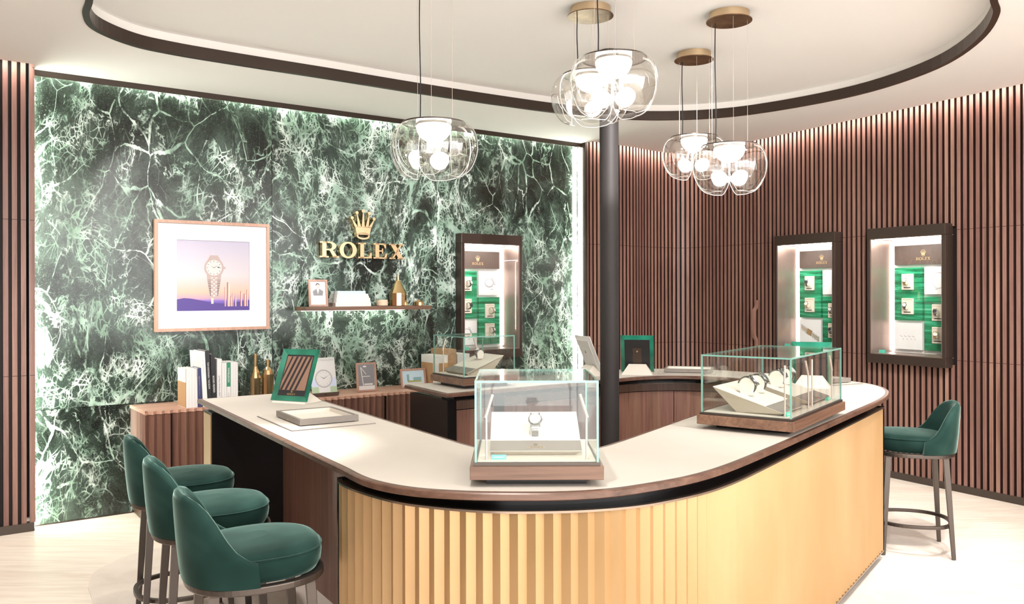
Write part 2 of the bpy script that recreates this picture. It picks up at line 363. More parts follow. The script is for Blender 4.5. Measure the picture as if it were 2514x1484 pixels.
# ------------------------------------------------------------------ wall frames
DX, DY = .81, .5865
AM = math.atan2(DY, DX)
M0 = (-3.067, 5.437)
def Mp(t, p=0, z=0): return (M0[0]+DX*t+DY*p, M0[1]+DY*t-DX*p, z)
W0 = (2.04, 8.57); WD = (.5, -.866)
AW = math.atan2(WD[1], WD[0])
def Wp(t, p=0, z=0): return (W0[0]+WD[0]*t+WD[1]*p, W0[1]+WD[1]*t-WD[0]*p, z)
ZC, ZI = 2.944, 3.06
# case openings (frame thickness hides the cut)
CASE1 = (3.18, .65); CASE2 = (.91, .67); CASE3 = (1.895, .68); CZ0, CZ1 = .93, 2.022
# ------------------------------------------------------------------ floor, ceiling
struct('floor', MB().quad((-7, -3.5, 0), (7, -3.5, 0), (7, 11, 0), (-7, 11, 0)), M['floor'])
OV = [(-2.062, 4.111), (-2.184, 4.32), (-2.253, 4.552), (-2.179, 4.851), (-2.035, 5.016), (-1.683, 5.287), (-1.237, 5.60), (-.742, 5.965), (-.173, 6.35), (.305, 6.65),
      (.70, 6.86), (1.16, 6.965), (1.58, 6.92), (1.943, 6.737), (2.503, 6.109), (2.72, 5.404), (2.665, 4.796), (2.494, 4.323), (2.376, 4.142), (1.85, 3.3), (1.1, 2.35), (.3, 1.95), (-.5, 2.15), (-1.2, 2.8), (-1.75, 3.5)]
oval = cr(OV, 6, True)
# slat path: left panel, right of marble, curve, right wall
SL = [Mp(-3.2, .11)[:2], Mp(-.045, .11)[:2]]
SRp = [Mp(4.60, .11)[:2], Mp(4.9, .11)[:2], Mp(5.2, .11)[:2], (1.37, 8.56), (1.58, 8.71), (1.74, 8.775), (1.86, 8.755), (1.96, 8.66), (2.04, 8.53), Wp(.3)[:2], Wp(.8)[:2], Wp(1.5)[:2], Wp(2.5)[:2], Wp(3.5)[:2], Wp(4.6)[:2], Wp(8)[:2]]
SR = cr(SRp, 8)
def pin(pts, d): return offs(pts, d)
edge = pin(SL, .085)+[Mp(-.045, 0.0)[:2], Mp(4.6, 0.0)[:2]]+pin(SR, .085)
outerc = [(-7, -1.3), (7, -1.3)]
import bmesh
def fill_with_hole(outer, hole, z):
    bm = bmesh.new(); ed = []
    for loop in (outer, hole):
        vs = [bm.verts.new((p[0], p[1], z)) for p in loop]
        ed += [bm.edges.new((vs[i], vs[(i+1) % len(vs)])) for i in range(len(vs))]
    bmesh.ops.triangle_fill(bm, use_beauty=True, use_dissolve=False, edges=ed)
    me = bpy.data.meshes.new('ceiling'); bm.to_mesh(me); bm.free(); return me
cpoly = [(-7, -1.3), (-7, 2.5)]+edge+[(7, -1.3)]
me = fill_with_hole(cpoly, oval, ZC); me.materials.append(M['ceil'])
co = bpy.data.objects.new('ceiling', me); COL.objects.link(co); co['kind'] = 'structure'
mb = MB()
n = len(oval)
ov2 = [(p[0], p[1]) for p in oval]
cxo = (sum(p[0] for p in ov2)/n, sum(p[1] for p in ov2)/n)
mb.prism(ov2, ZI, ZI+.02); 
struct('ceiling_recess', mb, M['ceil'])
def oring(d0, d1, z0, z1):
    def sc2(d):
        pts = ov2+[ov2[0], ov2[1]]; no = normals([ov2[-1]]+pts)[1:n+1]
        s = 1 if ((no[0][0])*(ov2[0][0]-cxo[0])+no[0][1]*(ov2[0][1]-cxo[1])) > 0 else -1
        return [(p[0]+q[0]*d*s, p[1]+q[1]*d*s) for p, q in zip(ov2, no)]
    return MB().ring(sc2(d0), sc2(d1), z0, z1, 'xy')
struct('trim_1', oring(.02, -.004, ZC+.064, ZI), M['ceil2'])
struct('trim_2', oring(.022, -.012, ZC-.006, ZC+.066), M['trimd'])
# roof over the coves so no outside light leaks in
struct('ceiling_slab', MB().b2(-7, 7, -1.3, 11, 3.16, 3.2), M['ceil'])
# carpet: the same oval on the floor
o = MB().prism(ov2, .0005, .004).build('oval_carpet', M['carpet']); tag(o, 'stone beige oval carpet inset under the whole display counter', 'carpet')
# ------------------------------------------------------------------ slat walls
SLATO = []
def slats(path, name, holes, z0=.055, z1=3.14):
    pts = resample(path, .0485); no = normals(pts); mb = MB(); m2 = MB(); s = 0
    for i in range(len(pts)):
        p = pts[i]; q = no[i]; tx, ty = -q[1], q[0]; h = .0145
        a = [(p[0]-tx*h, p[1]-ty*h), (p[0]+tx*h, p[1]+ty*h), (p[0]+tx*h-q[0]*.032, p[1]+ty*h-q[1]*.032), (p[0]-tx*h-q[0]*.032, p[1]-ty*h-q[1]*.032)]
        segs = [(z0, z1)]
        for (h0, h1) in holes:
            ss = (p[0]-W0[0])*WD[0]+(p[1]-W0[1])*WD[1]
            if h0-.01 < ss < h1+.01 and p[1] < 8.3: segs = [(z0, CZ0+.02), (CZ1-.02, z1)]
        for (u, v) in segs: mb.prism(a[::-1], u, v)
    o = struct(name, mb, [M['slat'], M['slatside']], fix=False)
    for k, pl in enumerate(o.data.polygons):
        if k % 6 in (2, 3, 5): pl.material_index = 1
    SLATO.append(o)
    b = offs(path, -.036); b2 = offs(path, -.05)
    b = resample(b, .06); 
    for i in range(len(b)-1):
        ss = (b[i][0]-W0[0])*WD[0]+(b[i][1]-W0[1])*WD[1]
        segs = [(.0, 3.16)]
        for (h0, h1) in holes:
            if h0+.0 < ss < h1-.06 and b[i][1] < 8.3: segs = [(0, CZ0+.03), (CZ1-.03, 3.16)]
        for (u, v) in segs: m2.quad((*b[i], u), (*b[i+1], u), (*b[i+1], v), (*b[i], v))
    return m2
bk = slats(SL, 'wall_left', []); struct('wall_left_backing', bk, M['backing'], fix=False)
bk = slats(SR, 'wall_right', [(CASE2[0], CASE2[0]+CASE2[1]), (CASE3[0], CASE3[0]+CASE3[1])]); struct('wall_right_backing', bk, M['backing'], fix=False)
def strip(path, d0, d1, z0, z1, name, m_):
    struct(name, wallstrip(MB(), offs(path, d0), offs(path, d1), z0, z1), m_)
strip(SL, .004, -.05, 0, .055, 'baseboard_left', M['bronze'])
strip(SR, .004, -.05, 0, .055, 'baseboard_right', M['bronze'])
strip(SL, .083, .060, 2.966, 2.971, 'trim_3', M['ledw'])
strip(SR, .083, .060, 2.966, 2.971, 'trim_4', M['ledw'])
# ------------------------------------------------------------------ marble wall with the hole for the wall case
mb = MB()
TJ = [-.045, 1.547, 2.993, 4.60]
for a, b in zip(TJ[:-1], TJ[1:]):
    g = .0015
    for (u0, u1, v0, v1) in ([(a, b, 0, .748), (a, b, .751, 2.93)] if a < 2 else [(a, CASE1[0]+.03, 0, 2.93), (CASE1[0]+CASE1[1]-.03, b, 0, 2.93), (CASE1[0]+.03, CASE1[0]+CASE1[1]-.03, 0, CZ0+.03), (CASE1[0]+.03, CASE1[0]+CASE1[1]-.03, CZ1-.03, 2.93)]):
        if a < 2: u0, u1 = u0+g, u1-g
        mb.add([(u0, 0, v0), (u1, 0, v0), (u1, 0, v1), (u0, 0, v1)], [(0, 1, 2, 3)])
# weld the four pieces of the last slab into one island
o = struct('wall_back', mb, M['marble'], fix=False); o.location = Mp(0); o.rotation_euler.z = AM
bm = bmesh.new(); bm.from_mesh(o.data); bmesh.ops.remove_doubles(bm, verts=bm.verts, dist=1e-5); bm.to_mesh(o.data); bm.free()
def mbox(name, t0, t1, p0, p1, z0, z1, m_, **k):
    o = struct(name, MB().b2(t0, t1, -p1, -p0, z0, z1), m_, **k); o.location = Mp(0); o.rotation_euler.z = AM; return o
mbox('wall_back_core', -.1, 4.7, -.30, -.29, 0, 3.16, M['backing'])
mbox('trim_5', -.045, 4.6, .045, .055, 2.905, 2.95, M['trimd'])
mbox('trim_6', 0, 4.56, .012, .03, 2.925, 2.93, M['ledg'])
mbox('trim_7', -.05, -.038, .0, .11, 0, 2.95, M['bronze'])
mbox('trim_8', -.037, -.033, .01, .07, .01, 2.9, M['ledg'])
mbox('trim_9', 4.572, 4.60, .0, .115, 0, 2.95, M['trimd'])
mbox('trim_10', 4.567, 4.571, .01, .07, .01, 2.9, M['ledg'])
mbox('baseboard_back', -.03, 4.56, .0, .006, 0, .008, M['trimd'])
# unseen walls added behind the camera so world light enters from the right
struct('wall_near_left', MB().b2(-5.75, -5.65, -1.3, 3.5, 0, 3.16), M['walnut_top'])
struct('wall_front_left', MB().b2(-5.7, -1.0, -1.4, -1.3, 0, 3.16), M['walnut_d'])
# wavy wooden door pull on the slats
mb = MB(); P = [(0, 0, 0), (0, -.004, .05), (0, -.045, .12), (0, -.05, .16), (0, -.05, .30), (0, -.045, .34), (0, -.004, .40), (0, 0, .45)]
sm = cr(P, 6)
mb.grid([[(-.0145, p[1]-.014, p[2]), (.0145, p[1]-.014, p[2]), (.0145, p[1]+.014, p[2]), (-.0145, p[1]+.014, p[2]), (-.0145, p[1]-.014, p[2])] for p in sm])
o = mb.build('door_pull', M['slat']); o.location = Wp(.635, .02, .98); o.rotation_euler.z = AW
tag(o, 'bent walnut slat forming a door pull on the curved slat wall', 'door handle')

# ------------------------------------------------------------------ column
o = MB().lathe([(.061, 0), (.061, ZI)], 40).build('round_column', M['pillar'], smooth=True); o.location = (.627, 5.40, 0)
tag(o, 'slim round charcoal column rising behind the central glass case', 'column')
# small ceiling speaker
o = MB().lathe([(.094, -.004), (.094, 0)], 40).build('ceiling_speaker', M['ceil2']); o.location = (1.735, 7.72, ZC); tag(o, 'flat round white disc on the ceiling above the farthest pendant', 'speaker')

# ------------------------------------------------------------------ counter
ZT = .92
CO = [(-1.742, 4.638), (-.66, 2.93), (-.58, 2.805), (-.453, 2.608), (-.313, 2.498), (-.165, 2.450), (-.01, 2.433), (.168, 2.44), (.30, 2.475), (.422, 2.543), (.56, 2.64), (.704, 2.785), (.979, 3.14), (1.278, 3.547),
      (1.667, 4.077), (1.966, 4.488), (2.13, 4.75), (2.24, 5.0), (2.285, 5.22), (2.262, 5.42), (2.15, 5.64), (1.916, 5.968), (1.62, 6.25), (1.38, 6.40), (1.099, 6.435), (.85, 6.38), (.654, 6.28)]
CI = [(-.382, 4.845), (.50, 5.51), (.721, 5.685), (.885, 5.81), (1.036, 5.865), (1.20, 5.872), (1.35, 5.82), (1.50, 5.70), (1.62, 5.50), (1.655, 5.30), (1.60, 5.10), (1.48, 4.88), (.918, 4.075), (.40, 3.27), (.325, 3.165), (.22, 3.06), (.09, 3.02), (-.04, 3.07), (-.15, 3.197), (-.25, 3.35)]
outer = cr(CO, 6)+[(-.687, 5.349)]
inner = cr(CI, 6)+[(-1.279, 4.970)]
outline = outer+inner
def shrink(poly, d):
    n = len(poly); out = []
    for i in range(n):
        a, b, c_ = poly[i-1], poly[i], poly[(i+1) % n]
        d1 = Vector((b[0]-a[0], b[1]-a[1])).normalized(); d2 = Vector((c_[0]-b[0], c_[1]-b[1])).normalized()
        n1 = Vector((-d1.y, d1.x)); n2 = Vector((-d2.y, d2.x)); m_ = (n1+n2)
        m_ = m_.normalized()/max(.5, m_.normalized().dot(n1)) if m_.length > .01 else n1
        out.append((b[0]+m_.x*d, b[1]+m_.y*d))
    return out
ct = thing('countertop', (0, 0, 0), 0, 'cream leather-topped U-shaped countertop with walnut edge', 'countertop')
mb = MB(); o1 = shrink(outline, .004); o2 = shrink(outline, .006); n = len(outline)
def lay(p, z): return [(a[0], a[1], z) for a in p]
mb.v = lay(o1, ZT)+lay(outline, ZT-.004)+lay(outline, ZT-.0205)+lay(o2, ZT-.024)
mb.f = [tuple(range(n)), tuple(range(3*n, 4*n))[::-1]]+[(k*n+i, k*n+(i+1) % n, (k+1)*n+(i+1) % n, (k+1)*n+i) for k in range(3) for i in range(n)]
ed = mb.build('walnut_edge', M['walnut_e'], ct)
ed.modifiers.new('t', 'TRIANGULATE')
il = MB().prism(shrink(outline, .022), ZT-.001, ZT+.0012).build('leather_inlay', M['inlay'], ct); il.modifiers.new('t', 'TRIANGULATE')
mb = MB(); q = shrink(outline, .0205); q2 = shrink(outline, .022)
mb.ring(q, q2, ZT-.001, ZT+.0006, 'xy'); mb.build('inlay_border', M['taupe'], ct)

# front base with gold pleats
PP = [(-.603, 2.905), (-.583, 2.845), (-.53, 2.765), (-.469, 2.694), (-.395, 2.62), (-.321, 2.563), (-.19, 2.504), (-.10, 2.477), (-.01, 2.465), (.17, 2.472), (.292, 2.498), (.40, 2.54), (.494, 2.60), (.62, 2.70), (.743, 2.835), (1.0, 3.183), (1.4, 3.745), (1.75, 4.235), (2.075, 4.69)]
pp = cr(PP, 10)
base = thing('counter_base', (0, 0, 0), 0, 'curved front counter base clad in pleated gold panels', 'counter base')
fine = resample(pp, .026); no = normals(fine)
za = [(p[0]-0*q[0]+q[0]*(0 if i % 2 else -.016), p[1]+q[1]*(0 if i % 2 else -.016)) for i, (p, q) in enumerate(zip(fine, no))]
mb = MB()
for i in range(len(za)-1): mb.quad((*za[i], .06), (*za[i+1], .06), (*za[i+1], .853), (*za[i], .853))
s_ = 1
mb.build('pleated_front', M['pgold'], base, fix=False)
wallstrip(MB(), offs(pp, .004), offs(pp, -.012), .853, .860).build('top_rim', M['rim'], base)
wallstrip(MB(), offs(pp, -.012), offs(pp, -.20), .850, .857).build('black_ledge', M['black'], base)
wallstrip(MB(), offs(pp, -.085), offs(pp, -.20), .857, ZT-.024).build('black_recess', M['black'], base)
wallstrip(MB(), offs(pp, .0), offs(pp, -.014), .052, .060).build('bottom_rim', M['rim'], base)
tk = pp[:int(len(pp)*.955)]
wallstrip(MB(), offs(tk, -.07), offs(tk, -.09), .004, .052).build('toe_kick', M['bronze'], base)
wallstrip(MB(), offs(pp, -.03), offs(pp, -.19), .0525, .85).build('core', M['black'], base)
def slab(a, b, th, z0, z1):     # vertical slab between two plan points
    d = Vector((b[0]-a[0], b[1]-a[1])).normalized(); q = Vector((-d.y, d.x))*th/2
    return MB().prism([(a[0]-q.x, a[1]-q.y), (b[0]-q.x, b[1]-q.y), (b[0]+q.x, b[1]+q.y), (a[0]+q.x, a[1]+q.y)], z0, z1)
slab((-.607, 2.912), (-.33, 3.09), .012, .05, .862).build('end_panel', M['black'], base)
slab((2.085, 4.705), (1.68, 4.99), .012, .05, .862).build('end_panel', M['black'], base)
# left arm: knee wall and far end block
nx, ny = .843, .538; ax, ay = .538, -.843
A0 = (-1.742, 4.638)
def arm(s, d): return (A0[0]+ax*s+nx*d, A0[1]+ay*s+ny*d)
lb = thing('counter_base', (0, 0, 0), 0, 'walnut knee wall and black end block under the left counter arm', 'counter base')
mb = MB().prism([arm(.19, .42), arm(2.02, .42), arm(2.02, .46), arm(.19, .46)], .004, ZT-.024); mb.build('knee_wall', M['walnut'], lb)
mb = MB().prism([arm(.01, .035), arm(.19, .035), arm(.19, .53), arm(.01, .53)], .004, .862); mb.build('end_block', M['black'], lb)
mb = MB().prism([arm(.02, .030), arm(.18, .030), arm(.18, .036), arm(.02, .036)], .03, .850); mb.build('gold_face', M['pgold'], lb)
mb = MB().prism([arm(.05, .12), arm(.17, .12), arm(.17, .50), arm(.05, .50)], .862, ZT-.024); mb.build('black_recess', M['black'], lb)
mb = MB().prism([arm(.03, .05), arm(2.0, .05), arm(2.0, .42), arm(.03, .42)], ZT-.048, ZT-.0245); mb.build('underside_panel', M['walnut_d'], lb)
# back arm with doors
bb = thing('counter_base', (0, 0, 0), 0, 'curved walnut-doored base of the rear counter arm', 'counter base')
inn = cr(CI[:12], 8); dl = offs(inn, -.10)
side = 1
dl = [(-.385, 4.99)]+[p for p in offs(inn, -.0) if False]
def inoff(d):
    r = []
    no = normals(inn)
    for p, q in zip(inn, no): r.append((p[0]-q[0]*d, p[1]-q[1]*d))
    return r
dp = inoff(.11)
dp = [p for p in dp if p[0]*.82+p[1]*.57 > -.385*.82+4.99*.57-.01]
dpr = resample(dp, .05)
k = 0; cuts = [0, 9, 18, 27, 36, 45, len(dpr)-1]
for a, b in zip(cuts[:-1], cuts[1:]):
    if b > len(dpr)-1: b = len(dpr)-1
    if a >= b: continue
    seg = dpr[a:b+1]; 
    seg = [tuple(Vector(seg[0]).lerp(Vector(seg[1]), .05))]+seg[1:-1]+[tuple(Vector(seg[-1]).lerp(Vector(seg[-2]), .05))]
    wallstrip(MB(), seg, offs(seg, -.018), .10, .80).build('door', M['walnut'], bb)
wallstrip(MB(), offs(dpr, -.0), offs(dpr, -.03), .805, .855).build('top_rail', M['walnut_d'], bb)
wallstrip(MB(), offs(dpr, .004), offs(dpr, -.02), .855, .860).build('top_rim', M['rim'], bb)
wallstrip(MB(), offs(dpr, -.03), offs(dpr, -.16), .004, ZT-.024).build('core', M['black'], bb)
e0 = (-.385, 4.99)
mb = MB().prism([e0, (e0[0]+.82*.02, e0[1]+.57*.02), (-.64, 5.44), (-.66, 5.425)], .004, .862); mb.build('end_panel', M['black'], bb)
mb = MB().prism([(-.37, 5.0), (-.05, 5.23), (-.33, 5.64), (-.65, 5.42)], .6, .862); mb.build('end_top', M['black'], bb)
mb = MB().prism([(-.20, 5.09), (.2, 5.4), (.0, 5.68), (-.45, 5.38)], .862, ZT-.024); mb.build('black_recess', M['black'], bb)

# ------------------------------------------------------------------ low fluted cabinet under the marble
def cab():
    t0, t1, pf = .545, 3.35, .455; top = .74
    r = thing('low_cabinet', Mp(0), AM, 'low fluted walnut cabinet with scalloped top along the marble wall', 'cabinet')
    zz = []; h = .0255; k = 0
    pts = [(t0, 0.0)]
    y = 0
    while y < pf-.01: pts.append((t0+(.02 if k % 2 else 0), -y)); y += h; k += 1
    x = t0
    while x < t1: pts.append((x, -pf+(.032 if k % 2 else 0))); x += h; k += 1
    pts.append((t1, 0))
    MB().prism([(p[0], p[1]) for p in pts], top-.02, top).build('scalloped_top', M['walnut_top'], r)
    fr = pts[1:-1]
    mb = MB(); segs = [(t0-.1, .71), (.71, 1.17), (1.17, 1.72), (1.72, 2.27), (2.27, 2.82), (2.82, 3.4)]
    nf = len(fr); idx = [i for i in range(nf)]
    for a, b in segs:
        mb = MB(); ii = [i for i in range(nf-1) if a <= (fr[i][0]+fr[i+1][0])/2 < b]
        for i in ii:
            p, q = fr[i], fr[i+1]
            mb.quad((p[0]+.003, p[1]+.004, .06), (q[0]+.003, q[1]+.004, .06), (q[0]+.003, q[1]+.004, top-.022), (p[0]+.003, p[1]+.004, top-.022))
        if mb.f: mb.build('fluted_door' if a > .6 else 'fluted_side', M['walnut'], r, fix=False)
    for a, _ in segs[1:]: MB().b2(a-.004, a+.004, -pf+.006, -pf+.03, .06, top-.021).build('door_gap', M['black'], r)
    MB().b2(t0+.024, t1-.02, -pf+.038, -.001, .004, top-.021).build('body', M['walnut_d'], r)
cab()

# ------------------------------------------------------------------ ROLEX wordmark and crown, in unit height, x to the right, z up, facing -y
def ell(cx, cz, rx, rz, a0=0, a1=360, n=24): return [(cx+rx*math.cos(math.radians(a0+(a1-a0)*i/n)), cz+rz*math.sin(math.radians(a0+(a1-a0)*i/n))) for i in range(n+(0 if a1-a0 == 360 else 1))]
def letter(mb, ch, x, s, z, y0, y1):
    R_ = lambda a, b, c_, d: mb.b2(x+a*s, x+c_*s, min(y0, y1), max(y0, y1), z+b*s, z+d*s)
    Pg = lambda p: mb.prism([(x+u*s, z+v*s) for u, v in p], y0, y1, 'xz')
    def arc(o_, i_):
        n_ = len(o_)
        for k in range(n_-1): Pg([o_[k], o_[k+1], i_[k+1], i_[k]])
    if ch == 'R':
        R_(.15, 0, .40, 1); R_(0, 0, .55, .09); R_(0, .91, .5, 1)
        R_(.40, .91, .60, 1); R_(.40, .45, .60, .54)
        arc(ell(.60, .725, .42, .275, 90, -90, 14), ell(.60, .725, .16, .185, 90, -90, 14))
        Pg([(.58, .48), (.80, .47), (1.06, .09), (.80, .09)]); R_(.80, 0, 1.2, .09); Pg([(.80, .0), (1.1, 0), (1.06, .12), (.78, .12)])
        return 1.2
    if ch == 'O':
        o_ = ell(.55, .5, .55, .53, n=32); i_ = ell(.55, .5, .29, .42, n=32)
        mb.ring([(x+u*s, z+v*s) for u, v in o_], [(x+u*s, z+v*s) for u, v in i_], y0, y1, 'xz'); return 1.1
    if ch == 'L':
        R_(.13, 0, .38, 1); R_(0, .91, .51, 1); R_(0, 0, .8, .09); Pg([(.8, 0), (.88, 0), (.88, .36), (.80, .36), (.70, .09)]); return .9
    if ch == 'E':
        R_(.13, 0, .38, 1); R_(0, .91, .84, 1); R_(0, 0, .86, .09); R_(.38, .46, .58, .55); R_(.56, .34, .64, .67)
        Pg([(.84, 1), (.84, .68), (.77, .68), (.66, .92), (.66, 1)]); Pg([(.86, 0), (.92, .34), (.84, .34), (.70, .08), (.7, 0)]); return .94
    if ch == 'X':
        Pg([(.08, 1), (.40, 1), (1.0, 0), (.68, 0)]); Pg([(.80, 1), (.92, 1), (.30, 0), (.18, 0)])
        R_(0, .92, .5, 1); R_(.66, .92, 1.04, 1); R_(.02, 0, .44, .08); R_(.58, 0, 1.1, .08); return 1.1
ADV = [('R', 1.22), ('O', 1.20), ('L', 1.0), ('E', 1.04), ('X', 1.1)]
TOT = 1.22+1.20+1.0+1.04+1.1
def crown(mb, cx, z, h, y0, y1, ball=True):
    s = h; wv = .42*s
    tips = [(-.42, .74), (-.235, .93), (0, 1.0), (.235, .93), (.42, .74)]; roots = [(-.23, .10), (-.12, .0), (0, -.02), (.12, .0), (.23, .10)]
    for (tx_, tz), (rx_, rz_) in zip(tips, roots):
        bx = tx_*.60; wd = .062
        mb.prism([(cx+(bx-wd)*s, z+(.42)*s), (cx+(tx_-.012)*s, z+(tz-.04)*s), (cx+(tx_+.012)*s, z+(tz-.04)*s), (cx+(bx+wd)*s, z+(.42)*s)][::-1], y0, y1, 'xz')
        mb.prism([(cx+(tx_+.058*math.cos(a))*s, z+(tz+.058*math.sin(a))*s) for a in [2*PI*k/14 for k in range(14)]], y0, y1, 'xz')
    o_ = [(cx-.31*s, z+.45*s), (cx+.31*s, z+.45*s), (cx+.24*s, z+.16*s), (cx+.10*s, z+.17*s), (cx-.10*s, z+.17*s), (cx-.24*s, z+.16*s)]
    mb.prism(o_, y0, y1, 'xz')
    a = ell(cx, z+.12*s, .245*s, .125*s, n=28); b = ell(cx, z+.135*s, .195*s, .075*s, n=28); mb.ring(a, b, y0, y1, 'xz')
def wordmark(mb, cx, z, width, y0, y1, crown_gap=.25, crown_h=1.9):
    s = width/TOT; x = cx-width/2
    for ch, adv in ADV: letter(mb, ch, x, s, z, y0, y1); x += adv*s
    if crown_h: crown(mb, cx, z+s*(1+crown_gap), s*crown_h, y0, y1)
    return mb
# wall sign
sg = thing('wall_sign', Mp(1.905, .012, 1.785), AM, 'raised gold crown above gold serif letters on the marble', 'sign')
s = .745/TOT*1.0; hs = .124; x = 0
for ch, adv in ADV:
    mb = MB(); letter(mb, ch, 0, 1, 0, -.048, -.0); 
    o = mb.build('letter', [M['gold']], sg); o.scale = (s, 1, hs); o.location = (x, 0, 0); x += adv*s
    mb = MB(); letter(mb, ch, 0, 1, 0, -.0495, -.0482); f = mb.build('satin_face', M['goldf'], o)
mb = MB(); crown(mb, 0, 0, .228, -.055, 0); o = mb.build('crown', M['gold'], sg); o.location = (.365, 0, .150)
mb = MB(); crown(mb, 0, 0, .228, -.0565, -.0552); mb.build('satin_face', M['goldf'], o)

# ------------------------------------------------------------------ printed pictures (flat layers facing -y)
def text(body, size, m_, parent, loc, rot=(PI/2, 0, 0), ext=.0003, align='CENTER', name='lettering'):
    c = bpy.data.curves.new('t', 'FONT'); c.body = body; c.size = size; c.extrude = ext; c.align_x = align; c.align_y = 'CENTER'
    t = bpy.data.objects.new('t', c); COL.objects.link(t)
    me = bpy.data.meshes.new_from_object(t.evaluated_get(bpy.context.evaluated_depsgraph_get())); bpy.data.objects.remove(t)
    o = bpy.data.objects.new(name, me); me.materials.clear(); me.materials.append(m_); COL.objects.link(o); o.parent = parent; o.location = loc; o.rotation_euler = rot; return o
def disc(mb, cx, cz, r, y, n=28, rz=None): return mb.add([(cx+r*math.cos(2*PI*k/n), y, cz+(rz or r)*math.sin(2*PI*k/n)) for k in range(n)], [tuple(range(n))])
def rect(mb, x0, x1, z0, z1, y): return mb.quad((x0, y, z0), (x1, y, z0), (x1, y, z1), (x0, y, z1))
def flat_watch(parent, cx, cz, s, y, strap=True):
    mb = MB()
    if strap:
        mb.add([(cx-.42*s, y, cz-.4*s), (cx+.42*s, y, cz-.4*s), (cx+.24*s, y, cz-1.75*s), (cx-.24*s, y, cz-1.75*s)], [(0, 1, 2, 3)])
        mb.add([(cx-.42*s, y, cz+.35*s), (cx+.42*s, y, cz+.35*s), (cx+.22*s, y, cz+.72*s), (cx-.22*s, y, cz+.72*s)], [(0, 1, 2, 3)])
    disc(mb, cx, cz, .56*s, y-.0002); mb.add([(cx+.55*s, y-.0002, cz-.06*s), (cx+.66*s, y-.0002, cz-.06*s), (cx+.66*s, y-.0002, cz+.06*s), (cx+.55*s, y-.0002, cz+.06*s)], [(0, 1, 2, 3)])
    mb.build('printed_watch', M['inkp'], parent, fix=False)
    mb = MB(); disc(mb, cx, cz, .45*s, y-.0005); 
    if strap:
        for r_ in range(10):
            for c_ in (-1, 0, 1):
                if (r_+c_) % 2: rect(mb, cx+(c_*.12-.055)*s, cx+(c_*.12+.055)*s, cz-(.62+.115*r_)*s, cz-(.55+.115*r_)*s, y-.0005)
    mb.build('printed_dial', M['pdial'], parent, fix=False)
    mb = MB()
    for k in range(12):
        a = PI/6*k; u, v = math.sin(a), math.cos(a)
        mb.add([(cx+(u*.34-v*.012)*s, y-.0008, cz+(v*.34+u*.012)*s), (cx+(u*.41-v*.012)*s, y-.0008, cz+(v*.41+u*.012)*s), (cx+(u*.41+v*.012)*s, y-.0008, cz+(v*.41-u*.012)*s), (cx+(u*.34+v*.012)*s, y-.0008, cz+(v*.34-u*.012)*s)], [(0, 1, 2, 3)])
    for a, l_ in ((-1.05, .24), (1.05, .32)):
        u, v = math.sin(a), math.cos(a)
        mb.add([(cx-v*.014*s, y-.0009, cz+u*.014*s), (cx+(u*l_)*s, y-.0009, cz+(v*l_)*s), (cx+v*.014*s, y-.0009, cz-u*.014*s)], [(0, 1, 2)])
    rect(mb, cx+.2*s, cx+.32*s, cz-.0*s, cz+.06*s, y-.0008)
    if strap:
        for r_ in range(10):
            wd = (.38-.018*r_)
            g = .02+.0045*r_
            rect(mb, cx-wd*s, cx-.18*s, cz-(.72+.1*r_)*s, cz-(.72-g+.1*r_)*s, y-.0008); rect(mb, cx+.18*s, cx+wd*s, cz-(.72+.1*r_)*s, cz-(.72-g+.1*r_)*s, y-.0008)
    mb.build('printed_markings', M['darkp'], parent, fix=False)

# large framed picture
pw, ph = .811, .785
pic = thing('framed_picture', Mp(.702, .004, 1.238), AM, 'large walnut-framed picture of a watch floating over a purple city skyline', 'picture')
mb = MB(); fw = .021
for b in [(0, fw, 0, ph), (pw-fw, pw, 0, ph), (fw, pw-fw, 0, fw), (fw, pw-fw, ph-fw, ph)]: mb.b2(b[0], b[1], -.04, 0, b[2], b[3])
mb.build('frame', M['frame_wood'], pic)
px0, px1, pz0, pz1 = .148, .664, .143, .648
mb = MB().ring([(fw, fw), (pw-fw, fw), (pw-fw, ph-fw), (fw, ph-fw)], [(px0, pz0), (px1, pz0), (px1, pz1), (px0, pz1)], -.024, -.018); mb.build('mount', M['white'], pic)
def photom():
    m = mat('sunset_print', (.8, .8, .8), .35); t = N(m, 'ShaderNodeTexCoord'); sx = N(m, 'ShaderNodeSeparateXYZ'); L(m, t.outputs['Object'], sx.inputs[0])
    z = N(m, 'ShaderNodeMapRange'); L(m, sx.outputs[2], z.inputs[0]); z.inputs[1].default_value = pz0; z.inputs[2].default_value = pz1
    setc(m, ramp(m, z.outputs[0], [(0, (.12, .05, .22)), (.08, (.05, .03, .22)), (.14, (.16, .09, .42)), (.17, (.42, .25, .34)), (.26, (.50, .36, .27)), (.5, (.52, .47, .49)), (1, (.42, .39, .50))])); return m
mb = MB(); rect(mb, px0-.005, px1+.005, pz0-.005, pz1+.005, -.016); ph_ = mb.build('photo', photom(), pic, fix=False)
M['pur'] = mat('violet_print', (.055, .025, .20), .4); M['pur2'] = mat('dusk_rose_print', (.34, .12, .12), .4); M['pur3'] = mat('peach_print', (.85, .55, .42), .4)
mb = MB(); hz = pz0
hill = [(px0, hz), (px1, hz), (px1, hz+.075), (px0+.42, hz+.06), (px0+.35, hz+.05), (px0+.27, hz+.055), (px0+.18, hz+.072), (px0+.10, hz+.088), (px0+.05, hz+.092), (px0, hz+.082)]
mb.add([(p[0], -.0164, p[1]) for p in hill], [tuple(range(len(hill)))]); mb.build('printed_hills', M['pur'], pic, fix=False)
mb = MB(); mb2 = MB(); mb3 = MB()
